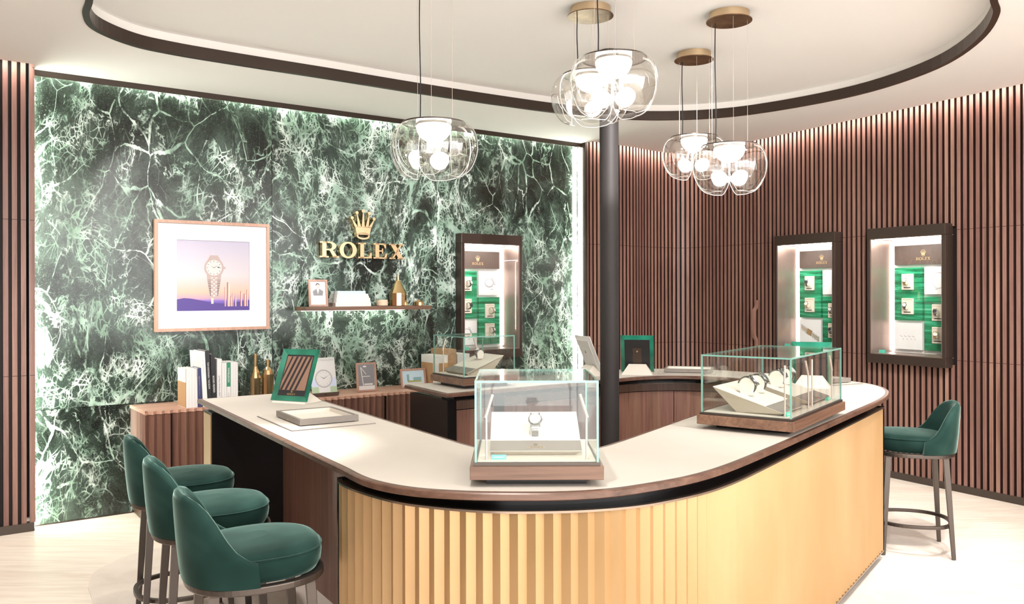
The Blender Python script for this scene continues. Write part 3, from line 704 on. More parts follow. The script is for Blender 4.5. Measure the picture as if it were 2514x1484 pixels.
for (u, w_, h_) in [(.335, .008, .17), (.352, .02, .205), (.375, .012, .10), (.39, .008, .12), (.45, .012, .14), (.475, .016, .12), (.495, .01, .15), (.41, .01, .10)]:
    rect(mb, px0+u, px0+u+w_*.5, hz+.03, hz+h_, -.0166); rect(mb2, px0+u+w_*.5, px0+u+w_, hz+.03, hz+h_*.96, -.0166)
rect(mb2, px0+.24, px0+.256, hz+.05, hz+.115, -.0166)
mb.build('printed_towers', M['pur2'], pic, fix=False); mb2.build('printed_tower_sides', M['pur3'], pic, fix=False)
flat_watch(pic, px0+.26, hz+.31, .125, -.0172)

# ------------------------------------------------------------------ wristwatches
def watch_parts(root, strap='steel', dial='dial', sc_=1.0, ang=50):
    # wraps a cylinder of radius .027 along local x; dial looks to -y and up
    R0 = .0275; a0 = math.radians(ang)
    D = Matrix.Rotation(-(PI/2-a0)+PI, 4, 'X')
    def P(phi, r, x): return (x*sc_, -r*math.cos(phi)*sc_, r*math.sin(phi)*sc_)
    bs = {1: MB(), -1: MB()}; gp = .62
    ph = a0+gp
    while ph < a0+gp+1.55:
        for (x0, x1, lift) in ((-.0085, -.0035, 0), (-.0032, .0032, .0006), (.0035, .0085, 0)):
            w_ = 1-.12*(ph-a0-gp)
            for sgn in (1, -1):
                c0 = a0+sgn*(ph-a0); c1 = a0+sgn*(ph-a0+.15)
                bs[sgn].hexa([P(c0, R0, x0*w_), P(c0, R0, x1*w_), P(c1, R0, x1*w_), P(c1, R0, x0*w_)], [P(c0, R0+.0028+lift, x0*w_), P(c0, R0+.0028+lift, x1*w_), P(c1, R0+.0028+lift, x1*w_), P(c1, R0+.0028+lift, x0*w_)])
        ph += .18
    bs[1].build('bracelet', M[strap], root); bs[-1].build('bracelet', M[strap], root)
    Mx = Matrix.Translation(P(a0, R0, 0)) @ Matrix.Rotation(PI/2-a0, 4, 'X') @ Matrix.Scale(sc_, 4)
    mb = MB(); mb.M = Mx; mb.lathe([(.015, 0), (.0175, .002), (.0175, .005), (.016, .0075), (.0142, .008)], 28)
    for sx_ in (-1, 1):
        for sy_ in (-1, 1): mb.box((sx_*.0105, sy_*.0165, .0025), (.004, .009, .004))
    cs = mb.build('case', M['steel'] if strap != 'roseg' else M['roseg'], root, smooth=True)
    mb = MB(); mb.M = Mx; mb.lathe([(.0138, .0079), (.0138, .0083)], 28); dl_ = mb.build('dial', M[dial], root)
    mb = MB(); mb.M = Mx
    for a, l_ in ((-1.0, .008), (.9, .011)):
        u, v = math.sin(a), math.cos(a)
        mb.hexa([(-v*.0006, u*.0006, .0084), (v*.0006, -u*.0006, .0084), (u*l_, v*l_, .0084), (u*l_-v*.0002, v*l_, .0084)], [(-v*.0006, u*.0006, .0088), (v*.0006, -u*.0006, .0088), (u*l_, v*l_, .0088), (u*l_-v*.0002, v*l_, .0088)])
    for k in range(12):
        a = PI/6*k; mb.box((.0115*math.sin(a), .0115*math.cos(a), .0085), (.0011, .0011, .0005))
    mb.build('hands', M['dsteel'], dl_)
    mb = MB(); mb.M = Mx @ Matrix.Translation((.0185, 0, .0035)) @ Matrix.Rotation(PI/2, 4, 'Y'); mb.lathe([(.002, -.0012), (.002, .002)], 12); mb.build('winding_crown', M['steel'], root)
def cushion_mesh():
    mb = MB(); pr_ = [(.0265*math.cos(t), .0265*math.sin(t)) for t in [PI*k/18-.25 for k in range(22)]]+[(-.020, -.034), (.020, -.034)]
    mb.prism(pr_, -.0125, .0125, 'yz'); return mb
def new_watch(loc, rz, label, strap='steel', dial='dial', group=None, ang=50, size=1.0, rx=0):
    r = thing('wristwatch', loc, rz, label, 'watch', group, rx); watch_parts(r, strap, dial, size, ang); return r
def new_cushion(loc, rz, label, group=None, size=1.0, rx=0):
    r = cushion_mesh().build('watch_cushion', M['cream'], bevel=.003); r.location = loc; r.scale = (size,)*3
    r.rotation_euler = (Matrix.Rotation(rz, 3, 'Z') @ Matrix.Rotation(rx, 3, 'X')).to_euler(); return tag(r, label, 'watch stand', group)

# ------------------------------------------------------------------ wall display cases
def wall_case(loc, rz, W, label, where, pics, cardside):
    r = thing('wall_display_case', loc, rz, label, 'display case', 'lit wall display cases')
    H = CZ1-CZ0; D = .17; P = .10; bw = .03; tb = .085
    mb = MB()      # outer bronze frame
    mb.b2(0, W, -P, .0, H-tb, H); mb.b2(0, W, -P, .0, 0, tb*.85); mb.b2(0, bw, -P+.002, .0, tb*.85, H-tb); mb.b2(W-bw, W, -P+.002, .0, tb*.85, H-tb)
    mb.build('frame', M['casefr'], r, bevel=.003)
    z0, z1 = tb*.85, H-tb
    mb = MB()
    mb.b2(bw, bw+.006, -P+.006, D, z0, z1); mb.b2(W-bw-.006, W-bw, -P+.006, D, z0, z1)
    mb.b2(bw, W-bw, -P+.006, D, z0, z0+.006); mb.b2(bw, W-bw, -P+.006, D, z1-.006, z1); mb.build('inner_lining', M['caseinner'], r)
    mb = MB(); mb.b2(bw, W-bw, D, D+.01, z0, z1); mb.build('back_panel', M['ceil2'], r)
    mb = MB()
    mb.b2(bw+.009, bw+.014, D-.008, D-.003, z0+.02, z1-.02); mb.b2(W-bw-.014, W-bw-.009, D-.008, D-.003, z0+.02, z1-.02); mb.b2(bw+.02, W-bw-.02, D-.008, D-.003, z1-.014, z1-.010)
    mb.build('light_strip', M['led'], r)
    MB().b2(bw+.03, W-bw-.03, -P+.022, -P+.045, z1-.010, z1-.0065).build('light_bar', M['ledtop'], r)
    ix0, ix1 = bw+.055, W-bw-.055; cw = (ix1-ix0-.02)/2; it = z1-.055; 
    mb = MB(); mb.b2(ix0, ix1, D-.03, D-.001, it-.155, it); hd = mb.build('header_panel', M['headb'], r)
    wordmark(MB(), (ix0+ix1)/2, it-.122, .125, D-.032, D-.0305, .35, 2.3).build('gold_wordmark', M['goldf'], hd)
    body = it-.155-.025; ht = body-(z0+.035); big = (ht-.02)*.665; small = (ht-.02)*.335; zb = z0+.035
    lx = (ix0, ix0+cw); rx_ = (ix1-cw, ix1)
    g1 = MB(); g1.b2(lx[0], lx[1], D-.03, D-.001, body-big, body); g1.build('green_panel', M['gpan'], r)
    g2 = MB(); g2.b2(rx_[0], rx_[1], D-.03, D-.001, zb, zb+big); g2.build('green_panel', M['gpan'], r)
    for (xx, za_, kind) in ((lx, zb, pics[1]), (rx_, body-small, pics[0])):
        m1 = MB(); m1.b2(xx[0], xx[1], D-.03, D-.001, za_, za_+small); pc = m1.build('photo_panel', M['wprint'], r)
        cx = (xx[0]+xx[1])/2; cz = za_+small*.5; y = D-.0305
        mb = MB(); q = MB()
        if kind == 'ring':
            mb.ring(ell(cx, cz, .055, .065, n=30), ell(cx-.003, cz, .049, .060, n=30), y-.0004, y); mb.box((cx-.02, y, cz-.068), (.02, .0008, .006))
        elif kind == 'watch':
            mb.ring(ell(cx, cz, .05, .04, n=30), ell(cx, cz+.004, .042, .031, n=30), y-.0004, y)
            for k in range(5): mb.box((cx+.03+.008*k, y, cz+.045-.014*k), (.016, .0008, .009))
            mb.box((cx+.03, y, cz-.055), (.02, .0008, .007))
        elif kind == 'links':
            for k in range(12): mb.box((cx-.07+.012*k, y, cz+.006*math.sin(k*2.1)-.01*(k % 3)), (.008, .0008, .006))
        elif kind == 'clasp':
            for k in range(15):
                for j in range(5):
                    if 5 <= k <= 8: continue
                    u = -.095+.0135*k; v = .035-.0075*k+.011*(j-2)+(.0 if k % 2 else .004)
                    (mb if j in (0, 4) else q).box((cx+u, y, cz+v), (.011, .0008, .008))
            q.add([(cx-.03, y-.0005, cz+.03), (cx+.025, y-.0005, cz+.005), (cx+.012, y-.0005, cz-.045), (cx-.043, y-.0005, cz-.02)], [(0, 1, 2, 3)])
        elif kind == 'crown':
            q.ring(ell(cx+.02, cz, .022, .028, n=20), ell(cx+.02, cz, .002, .003, n=20), y-.0004, y); mb.box((cx+.055, y, cz+.012), (.03, .0008, .004))
        if mb.f: mb.build('printed_jewel', M['greyp'], pc)
        if q.f: q.build('printed_gold', M['roseg'], pc)
    mb = MB(); mb.b2(bw+.004, W-bw-.004, -P+.012, -P+.015, z0+.004, z1-.004); mb.build('glass_door', M['wglass'], r)
    # contents
    Mw = Matrix.Translation(loc) @ Matrix.Rotation(rz, 4, 'Z')
    cxl, cxr = (lx[0]+lx[1])/2, (rx_[0]+rx_[1])/2
    spots_ = [(cxl, body-.115, 'upper left'), (cxl, body-big+.115, 'middle left'), (cxr, zb+big-.125, 'middle right'), (cxr, zb+.125, 'lower right')]
    for k, (x, z, nm) in enumerate(spots_):
        wl = Mw @ Vector((x, D-.03, z-.065))
        if PROTO.get('plaque') is None:
            pq = thing('watch_plaque', wl, rz, 'p', 'plaque')
            MB().b2(-.052, .052, -.014, 0, 0, .13).build('board', M['plaque'], pq, bevel=.003)
            MB().b2(-.030, .030, -.016, -.014, .014, .021).build('name_strip', M['blackc'], pq)
            MB().b2(-.044, .044, -.0145, -.014, .116, .118).build('groove', M['taupe'], pq)
            cm = MB(); cm.M = Matrix.Translation((0, -.040, .066)); pr_ = [(.024*math.cos(t), .026*math.sin(t)) for t in [2*PI*i/20 for i in range(20)]]
            cm.prism(pr_, -.014, .014, 'yz'); cm.build('cushion', M['plaque'], pq, bevel=.002)
            PROTO['plaque'] = pq
        else:
            pq = copy_tree(PROTO['plaque']); pq.location = wl; pq.rotation_euler = (0, 0, rz)
        pq['label'] = f'cream watch plaque, {nm} of the four in {where}'; pq['group'] = 'watch plaques in the wall cases'
        wl = Mw @ Vector((x, D-.03-.040, z-.065+.066))
        key = 'w'+str((k+len(where)) % 3)
        if PROTO.get(key) is None:
            st, dl_ = {'w0': ('steel', 'dial'), 'w1': ('steel', 'ddial'), 'w2': ('roseg', 'dial')}[key]
            ww = new_watch(wl, rz, 'w', st, dl_, None, 20); PROTO[key] = ww
        else:
            ww = copy_tree(PROTO[key]); ww.location = wl
        ww.rotation_euler = (0, 0, rz+.35); ww['label'] = f'wristwatch shown on the {nm} plaque in {where}'; ww['group'] = 'wristwatches in the wall cases'
    wl = Mw @ Vector((cardside, -P+.055, z0+.006))
    c = MB().hexa([(-.027, -.006, 0), (.027, -.006, 0), (.027, .02, 0), (-.027, .02, 0)], [(-.027, .0, .026), (.027, .0, .026), (.027, .006, .026), (-.027, .006, .026)]).build('price_card', M['greencard'])
    c.location = wl; c.rotation_euler.z = rz; tag(c, f'small mint green card on the sill of {where}', 'card', 'green cards in the showcases')
PROTO = {}
wall_case(Mp(CASE1[0], 0, CZ0), AM, CASE1[1], 'bronze wall display case mounted on the green marble', 'the wall case on the marble', ('watch', 'watch'), .08)
wall_case(Wp(CASE2[0], -.012, CZ0), AW, CASE2[1], 'bronze wall display case on the slats, nearer the column', 'the left wall case on the slats', ('crown', 'clasp'), .10)
wall_case(Wp(CASE3[0], -.012, CZ0), AW, CASE3[1], 'bronze wall display case on the slats at far right', 'the right wall case on the slats', ('ring', 'links'), .10)

# ------------------------------------------------------------------ glass counter cases
def glass_case(loc, rz, LX, LY, label, h=.245):
    # loc is the centre on the counter top; x extent LX, y extent LY
    r = thing('glass_display_case', (loc[0], loc[1], ZT+.0012), rz, label, 'display case', 'glass display cases on the counter')
    MB().b2(-LX*.38, LX*.38, -LY*.38, LY*.38, 0, .022).build('recessed_foot', M['black'], r)
    mb = MB(); x, y = LX/2, LY/2
    mb.b2(-x, x, -y, y, .022, .062); mb.build('walnut_base', M['walnut_h'], r, bevel=.0015)
    g = .010; MB().b2(-x+g, x-g, -y+g, y-g, .062, .072).build('bronze_tier', M['bronze'], r)
    gx, gy = x-g-.004, y-g-.004
    MB().b2(-gx+.008, gx-.008, -gy+.008, gy-.008, .072, .0745).build('cream_deck', M['cream'], r)
    th = .0065; z0, z1 = .072, .072+h
    hood = MB(); hood.b2(-gx+th, gx-th, -gy, -gy+th*.6, z0, z1-th); hood.b2(-gx+th, gx-th, gy-th*.6, gy, z0, z1-th); hood.b2(-gx, -gx+th*.6, -gy+th, gy-th, z0, z1-th); hood.b2(gx-th*.6, gx, -gy+th, gy-th, z0, z1-th); hood.b2(-gx+th, gx-th, -gy+th, gy-th, z1-th*.6, z1)
    hd = hood.build('glass_hood', M['glass'], r)
    e = MB(); 
    for sx in (-1, 1):
        for sy in (-1, 1): e.box((sx*(gx-th/2), sy*(gy-th/2), (z0+z1)/2), (th, th, z1-z0))
    for sy in (-1, 1): e.box((0, sy*(gy-th/2), z1-th/2), (2*gx-2*th, th, th))
    for sx in (-1, 1): e.box((sx*(gx-th/2), 0, z1-th/2), (th, 2*gy-2*th, th))
    e.build('polished_glass_edge', M['gedge'], hd)
    return r
ZD = ZT+.0012+.0745
def slope_block(cx, cy, rz, W, LY, z0, z1, label, logo=True):
    # front low edge at -y; slanted wedge floating on an inset foot
    r = thing('display_block', (cx, cy, ZD), rz, label, 'display stand', 'sloping cream display blocks')
    a, b = W/2, LY/2
    top = MB().hexa([(-a, -b, z0-.002), (a, -b, z0-.002), (a, b, z1-.002), (-a, b, z1-.002)], [(-a, -b, z0), (a, -b, z0), (a, b, z1), (-a, b, z1)]); top.build('sloped_pad', M['cream'], r)
    MB().hexa([(-a*.86, -b*.86, 0), (a*.86, -b*.86, 0), (a*.86, b*.35, 0), (-a*.86, b*.35, 0)], [(-a, -b, z0-.0025), (a, -b, z0-.0025), (a, b, z1-.0025), (-a, b, z1-.0025)]).build('wedge_body', M['creamd'], r)
    sl = (z1-z0)/LY; d = LY*.24
    bd = MB().hexa([(-a, -b-.001, z0+.0001), (a, -b-.001, z0+.0001), (a, -b+d, z0+sl*d+.0001), (-a, -b+d, z0+sl*d+.0001)], [(-a, -b-.001, z0+.0012), (a, -b-.001, z0+.0012), (a, -b+d, z0+sl*d+.0012), (-a, -b+d, z0+sl*d+.0012)]).build('grey_band', M['taupe'], r)
    if logo:
        mb = MB(); an = math.atan(sl); mb.M = Matrix.Translation((0, -b, z0+.0014)) @ Matrix.Rotation(an-PI/2, 4, 'X')
        wordmark(mb, 0, .012, W*.19, -.0006, 0, .25, 1.6).build('gold_wordmark', M['roseg'], bd)
    return r
def light_post(x, y, rz, flip, label, H=.135, grp='light posts in the glass cases'):
    r = thing('light_post', (x, y, ZD), rz, label, 'display light', grp)
    MB().lathe([(.0075, 0), (.0075, .0015)], 20).build('foot', M['post'], r)
    MB().tube([(0, 0, 0), (0, 0, H)], .0034, 10).build('stem', M['post'], r)
    s = flip
    MB().tube([(-s*.003, 0, H-.008), (s*.019, .006, H+.062)], .0048, 12).build('light_rod', M['post'], r, smooth=True)
    return r
def card(x, y, z, rz, label, s=1):
    mb = MB(); mb.M = Matrix.Scale(s, 4)
    mb.hexa([(-.026, 0, 0), (.026, 0, 0), (.026, .020, 0), (-.026, .020, 0)], [(-.026, .006, .016), (.026, .006, .016), (.026, .012, .016), (-.026, .012, .016)])
    c = thing('price_card', (x, y, z), rz, label, 'card', 'green cards in the showcases')
    mb.build('green_card', M['greencard'], c)
    q = MB(); q.M = Matrix.Scale(s, 4) @ Matrix.Translation((0, .0028, .008)) @ Matrix.Rotation(-.36, 4, 'X'); q.b2(-.02, .02, -.0006, .0002, -.001, .001); q.build('white_line', M['white'], c)
# central case
C1 = (.073, 2.50+.21)
glass_case(C1, 0, .40, .42, 'central square glass case at the rounded front of the counter')
slope_block(.073, 2.715, 0, .285, .225, .016, .105, 'cream sloping block with one watch in the central glass case')
zb_ = ZD+.016+(.105-.016)*.55+.010
new_cushion((.073, 2.712, zb_-.004), 0, 'cream cushion under the watch in the central glass case', None, 1.22)
new_watch((.073, 2.712, zb_-.004), 0, 'silver wristwatch alone on the block in the central glass case', 'steel', 'dial', None, 48, 1.3)
light_post(-.079, 2.548, 0, 1, 'slim angled light post, left one in the central glass case')
light_post(.225, 2.548, 0, -1, 'slim angled light post, right one in the central glass case')
card(-.041, 2.545, ZD, 0, 'mint green card beside the left light post in the central case', .85)
# right long case
ux, uy = .579, .815; F2 = (1.115, 3.337)
def c2(u, v): return (F2[0]+ux*u-uy*v, F2[1]+uy*u+ux*v)
A2 = math.atan2(uy, ux); cc = c2(.40, .20)
glass_case(cc, A2, .80, .41, 'long glass case on the right arm of the counter')
# blocks face the outside of the counter (-y local is outwards)
for k, u in enumerate((.205, .60)):
    b = c2(u, .205); nm = ('near', 'far')[k]
    slope_block(b[0], b[1], A2, .30, .30, .014, .105, f'cream sloping block holding two watches, {nm} end of the long case')
    for j, du in enumerate((-.065, .065)):
        q = c2(u+du, .235); zz = ZD+.014+.091*.60+.040
        lbl = f'{("left", "right")[j]} watch on the {nm} block of the long case'
        new_cushion((q[0], q[1], zz), A2+.1, f'cream arched cushion for the {lbl}', 'arched watch cushions in the long case', 1.25)
        new_watch((q[0], q[1], zz), A2+.1, f'silver wristwatch, {lbl}', 'steel', 'ddial' if (k+j) % 2 else 'dial', 'silver watches in the long case', 40, 1.30)
for k, (u, fl) in enumerate(((.045, 1), (.372, -1), (.43, 1), (.755, -1))):
    p = c2(u, .045); light_post(p[0], p[1], A2, fl, ('nearest', 'second', 'third', 'farthest')[k]+' of the slim light posts in the long case', .145)
p = c2(.085, .04); card(p[0], p[1], ZD, A2, 'mint green card at the near corner of the long case', .9)
p = c2(.70, .04); card(p[0], p[1], ZD, A2, 'mint green card at the far corner of the long case', .9)
# left rear case
F3 = (-.296, 5.045); vx, vy = .83, .558; A3 = math.atan2(vy, vx)
def c3(u, v): return (F3[0]+vx*u-vy*v, F3[1]+vy*u+vx*v)
cc = c3(.20, .205); glass_case(cc, A3, .40, .41, 'small glass case on the end of the rear counter arm, before the marble')
b = c3(.20, .205); slope_block(b[0], b[1], A3+PI/2*3, .285, .27, .016, .115, 'cream sloping block in the rear glass case before the marble')
q = c3(.245, .205); new_cushion((q[0], q[1], ZD+.12), A3+PI*1.5, 'cream cushion under the watch in the rear glass case', None, .95); new_watch((q[0], q[1], ZD+.12), A3+PI*1.5, 'pale wristwatch on the block in the rear glass case', 'steel', 'dial', None, 60)
p = c3(.05, .33); light_post(p[0], p[1], A3, 1, 'slim light post at the left of the rear glass case', .15)
p = c3(.30, .33); light_post(p[0], p[1], A3, -1, 'slim light post at the right of the rear glass case', .15)

# ------------------------------------------------------------------ trays and mats
def tray(loc, rz, LX, LY, label):
    r = thing('presentation_tray', (loc[0], loc[1], ZT+.006), rz, label, 'tray', 'taupe presentation trays')
    x, y = LX/2, LY/2; t = .013; h = .026
    mb = MB(); 
    mb.hexa([(-x*.93, -y*.9, 0), (x*.93, -y*.9, 0), (x*.93, y*.9, 0), (-x*.93, y*.9, 0)], [(-x*.93, -y*.9, .004), (x*.93, -y*.9, .004), (x*.93, y*.9, .004), (-x*.93, y*.9, .004)]); mb.build('foot', M['black'], r)
    MB().ring([(-x, -y), (x, -y), (x, y), (-x, y)], [(-x+t, -y+t), (x-t, -y+t), (x-t, y-t), (-x+t, y-t)], .004, .004+h, 'xy').build('rim', M['taupe'], r)
    MB().ring([(-x+t, -y+t), (x-t, -y+t), (x-t, y-t), (-x+t, y-t)], [(-x+t+.002, -y+t+.002), (x-t-.002, -y+t+.002), (x-t-.002, y-t-.002), (-x+t+.002, y-t-.002)], .005, .004+h-.003, 'xy').build('lining', M['cream'], r)
    MB().b2(-x+t, x-t, -y+t, y-t, .004, .010).build('cream_pad', M['cream'], r)
    mb = MB(); wordmark(mb, 0, .006, .028, -y-.0006, -y, .25, 1.7).build('gold_wordmark', M['roseg'], r)
def matt(loc, rz, LX, LY, label):
    r = thing('leather_mat', (loc[0], loc[1], ZT+.0012), rz, label, 'mat', 'leather mats under the trays')
    MB().b2(-LX/2, LX/2, -LY/2, LY/2, 0, .0042).build('backing', M['taupe'], r); MB().b2(-LX/2+.003, LX/2-.003, -LY/2+.003, LY/2-.003, .0042, .0048).build('cream_top', M['inlay'], r)
AT = math.atan2(-.84, .54)
matt((-.905, 3.842), AT, .51, .38, 'cream leather mat under the tray on the left counter arm')
tray((-.896, 3.843), AT, .337, .27, 'taupe tray with cream lining on the left counter arm')
AB = math.atan2(.02, .3)
matt((1.27, 6.08), -.25, .40, .28, 'cream leather mat under the tray on the rear counter behind the long case')
tray((1.29, 6.12), -.27, .34, .24, 'taupe tray seen edge-on on the rear counter beside the green display')
matt((2.02, 5.42), 2.0, .36, .28, 'cream leather mat at the far right end of the counter')
tray((1.99, 5.44), 2.0, .30, .24, 'taupe tray at the far right end of the counter, behind the long case')

# ------------------------------------------------------------------ slanted frame displays
def frame_display(loc, rz, label, fm, front='slats', back=True, W=.235, H=.29, lean=.40):
    r = thing('frame_display', (loc[0], loc[1], ZT+.0012), rz, label, 'display stand', 'slanted frame displays on the counter')
    MB().hexa([(-W*.46, -.02, 0), (W*.46, -.02, 0), (W*.46, .13, 0), (-W*.46, .13, 0)], [(-W*.26, .035, .07), (W*.26, .035, .07), (W*.26, .045, .07), (-W*.26, .045, .07)]).build('wedge_base', M['cream'], r)
    T = Matrix.Translation((0, -.015, .012)) @ Matrix.Rotation(-lean, 4, 'X'); b = .030; bz = b
    mb = MB(); mb.M = T; x = W/2
    O = [(-x, 0), (x, 0), (x, H), (-x, H)]; I = [(-x+b, b), (x-b, b), (x-b, H-b), (-x+b, H-b)]
    for i in range(4):
        j = (i+1) % 4
        mb.hexa([(O[i][0], .0, O[i][1]), (O[j][0], .0, O[j][1]), (I[j][0], .008, I[j][1]), (I[i][0], .008, I[i][1])], [(O[i][0], .004, O[i][1]), (O[j][0], .004, O[j][1]), (I[j][0], .014, I[j][1]), (I[i][0], .014, I[i][1])])
    mb.build('bevelled_frame', fm, r)
    mb = MB(); mb.M = T; mb.b2(-x+b-.001, x-b+.001, .0085, .0165, b-.001, H-b+.001); mb.build('inner_panel', M['blackc'] if front != 'white' else M['white'], r)
    if front == 'slats':
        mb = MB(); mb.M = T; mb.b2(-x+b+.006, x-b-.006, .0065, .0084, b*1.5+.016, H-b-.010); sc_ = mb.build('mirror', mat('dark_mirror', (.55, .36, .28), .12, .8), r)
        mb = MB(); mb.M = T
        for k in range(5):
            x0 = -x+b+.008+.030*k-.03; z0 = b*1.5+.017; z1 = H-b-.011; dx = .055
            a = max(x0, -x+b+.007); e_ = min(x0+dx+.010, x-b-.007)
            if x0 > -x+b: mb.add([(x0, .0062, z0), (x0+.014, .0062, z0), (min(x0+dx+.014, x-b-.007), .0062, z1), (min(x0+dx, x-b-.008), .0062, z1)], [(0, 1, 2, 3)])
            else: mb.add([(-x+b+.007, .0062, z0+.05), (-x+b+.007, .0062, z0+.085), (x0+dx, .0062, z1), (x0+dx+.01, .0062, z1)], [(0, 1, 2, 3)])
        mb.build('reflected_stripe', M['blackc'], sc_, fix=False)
        mb = MB(); mb.M = T; wordmark(mb, 0, .034, .055, .0070, .0084, .2, 1.5).build('gold_wordmark', M['roseg'], r)
    if front == 'white':
        mb = MB(); mb.M = T
        for k in range(4): mb.ring(ell(0, .13, .05-.012*k, .05-.012*k, 200, 560, 24)[:-1], ell(0, .13, .046-.012*k, .046-.012*k, 200, 560, 24)[:-1], .0072, .0084)
        mb.build('printed_dial', M['greyp'], r)
    # back cover plate with crown
    mb = MB(); mb.M = T; mb.b2(-.032, .032, .0165, .020, .05, .20); bp = mb.build('back_plate', M['casefr'] if front != 'white' else M['white'], r)
    mb = MB(); mb.M = T @ Matrix.Rotation(PI, 4, 'Z'); crown(mb, 0, .165, .016, -.0216, -.0202); mb.build('crown_badge', M['roseg'], bp)
    return r
frame_display((-1.18, 4.46), math.atan2(-.09, .215), 'slanted stand with green border showing wood stripes, on the left counter arm', M['greena'])
frame_display((.905, 6.055), 2.95, 'slanted stand with green border and black back, right of the column', M['greena'], 'plain')
frame_display((.585, 5.95), 1.95, 'slanted stand with white border half hidden by the column', M['white'], 'white')
frame_display((1.86, 5.20), 2.75, 'slanted stand with green top edge standing behind the long glass case', M['greena'], 'plain')

# ------------------------------------------------------------------ things on the low cabinet
ZK = .7402
def on_cab(name, t, p, rz, label, cat, group=None): return thing(name, Mp(t, p, ZK), AM+rz, label, cat, group)
def book(t, w_, h_, d_, cover, label, spine=None, tm=None, tilt=0, ts=.012, p=.40, group='books standing on the low cabinet', tz=.5):
    r = on_cab('book', t, p, 0, label, 'book', group)
    r.rotation_euler = (Matrix.Rotation(AM, 3, 'Z') @ Matrix.Rotation(tilt, 3, 'Y')).to_euler()
    mb = MB(); c_ = .0025
    mb.b2(0, c_, 0, d_, 0, h_); mb.b2(w_-c_, w_, 0, d_, 0, h_); mb.b2(c_, w_-c_, 0, c_, 0, h_); cv = mb.build('cover', cover, r)
    MB().b2(c_, w_-c_, c_, d_-.004, .003, h_-.004).build('pages', M['paper'], r)
    if spine: text(spine, ts, tm or M['greyp'], cv, (w_/2, -.0004, h_*tz), (PI/2, PI/2, 0))
    return r, cv
t = .815
for k in range(4): 
    t_ = t+.0185*k; book(t_, .0178, .262, .20, M['paper'], ('leftmost', 'second', 'third', 'fourth')[k]+' of the four matching white books at the left end of the row', None)
r, cv = book(t-.004, .003, .262, .20, M['paper'], 'brown board sleeve closing the left end of the book row')
MB().b2(-.0006, 0, .002, .198, .003, .17).build('brown_face', M['board'], cv); MB().b2(-.0006, .003, -.0005, .0, .003, .17).build('brown_face', M['board'], cv)
r, cv = book(t+.075, .030, .262, .20, M['navy'], 'navy blue book leaning in the row on the low cabinet', None, tilt=-.03)
MB().b2(.013, .017, -.0006, 0, .08, .21).build('gold_title', M['roseg'], cv)
r, cv = book(.925, .030, .372, .26, M['white'], 'tallest white book, beside the navy one', 'Arnold Palmer', M['greyp'], -.05, .016, .40, tz=.72)
r, cv = book(.957, .028, .378, .26, M['blackc'], 'tall black book with white capital title beside the white one', 'TOM KRISTENSEN  THE BOOK', M['white'], -.05, .0135, .40, tz=.55)
r, cv = book(.987, .028, .352, .26, M['blackc'], 'black book with widely spaced white title', 'ROGER FEDERER', M['white'], -.04, .0155, .40, tz=.42)
r, cv = book(1.018, .030, .318, .24, M['paper'], 'white race annual to the right of the black books', 'Le Mans 24 Hours 2015', M['darkp'], 0, .0145, .40, tz=.42)
for k in range(2): book(1.050+.0155*k, .0148, .290, .20, M['paper'], ('left', 'right')[k]+' of the two thin white books between the race annual and the green-banded one')
r, cv = book(1.082, .026, .292, .20, M['paper'], 'white book with green upper spine', 'WIMBLEDON', M['white'], 0, .017, .40, tz=.70)
MB().b2(.0005, .0255, -.0003, .0, .125, .2915).build('green_band', M['greenc'], cv)
text('2025', .014, M['greyp'], cv, (.013, -.0004, .07), (PI/2, PI/2, 0))
for k in range(3): book(1.110+.0165*k, .016, .290, .20, M['paper'], ('first', 'second', 'last')[k]+' of the three plain white books closing the row at right')
def bottle(x, name, prof, label, n=12):
    o = MB().lathe(prof, n).build(name, M['gold'], smooth=(n > 14)); o.location = Mp(x, .30, ZK); o.rotation_euler.z = AM
    return tag(o, label, 'bottle', 'gold bottles on the low cabinet')
bottle(1.315, 'gold_bottle', [(.034, 0), (.036, .005), (.036, .165), (.028, .20), (.0135, .245), (.0125, .32), (.015, .322), (.015, .335)], 'tall faceted gold bottle with long neck beside the books')
bottle(1.405, 'gold_bottle', [(.040, 0), (.042, .005), (.042, .185), (.034, .215), (.014, .238), (.0135, .27), (.017, .272), (.017, .288)], 'shorter gold bottle with short neck, right of the tall one')
# magazine on stand
r = on_cab('magazine_stand', 1.815, .33, 0, 'magazine with a large watch cover on a dark slanted stand', 'magazine stand')
MB().hexa([(-.105, -.035, 0), (.105, -.035, 0), (.105, .10, 0), (-.105, .10, 0)], [(-.11, -.045, .03), (.11, -.045, .03), (.11, .05, .02), (-.11, .05, .02)]).build('dark_base', M['headb'], r)
mb = MB(); wordmark(mb, 0, .008, .03, -.0452, -.0445, .25, 1.7).build('gold_wordmark', M['roseg'], r)
mg = thing('magazine', Mp(1.815, .33, ZK), AM, 'glossy magazine with a silver watch cover resting on the dark stand', 'magazine')
T = Matrix.Translation((0, -.03, .028)) @ Matrix.Rotation(-.22, 4, 'X')
mgh = thing('x', (0, 0, 0)); bpy.data.objects.remove(mgh)
mb = MB(); mb.M = T; mb.b2(-.098, .098, 0, .006, 0, .262); cov = mb.build('cover', M['white'], mg)
mb = MB(); mb.M = T; mb.b2(-.097, .097, -.0005, 0, .001, .045); mb.build('printed_meadow', mat('meadow_print', (.42, .55, .36), .4), cov)
mb = MB(); mb.M = T; mb.b2(-.097, .097, -.0004, 0, .045, .11); mb.build('printed_sky', mat('sky_print', (.60, .66, .85), .4), cov)
mb = MB(); mb.M = T; mb.ring(ell(0, .105, .068, .068, n=40)[:40], ell(0, .105, .058, .058, n=40)[:40], -.0014, -.0006); mb.build('printed_bezel', M['greyp'], cov)
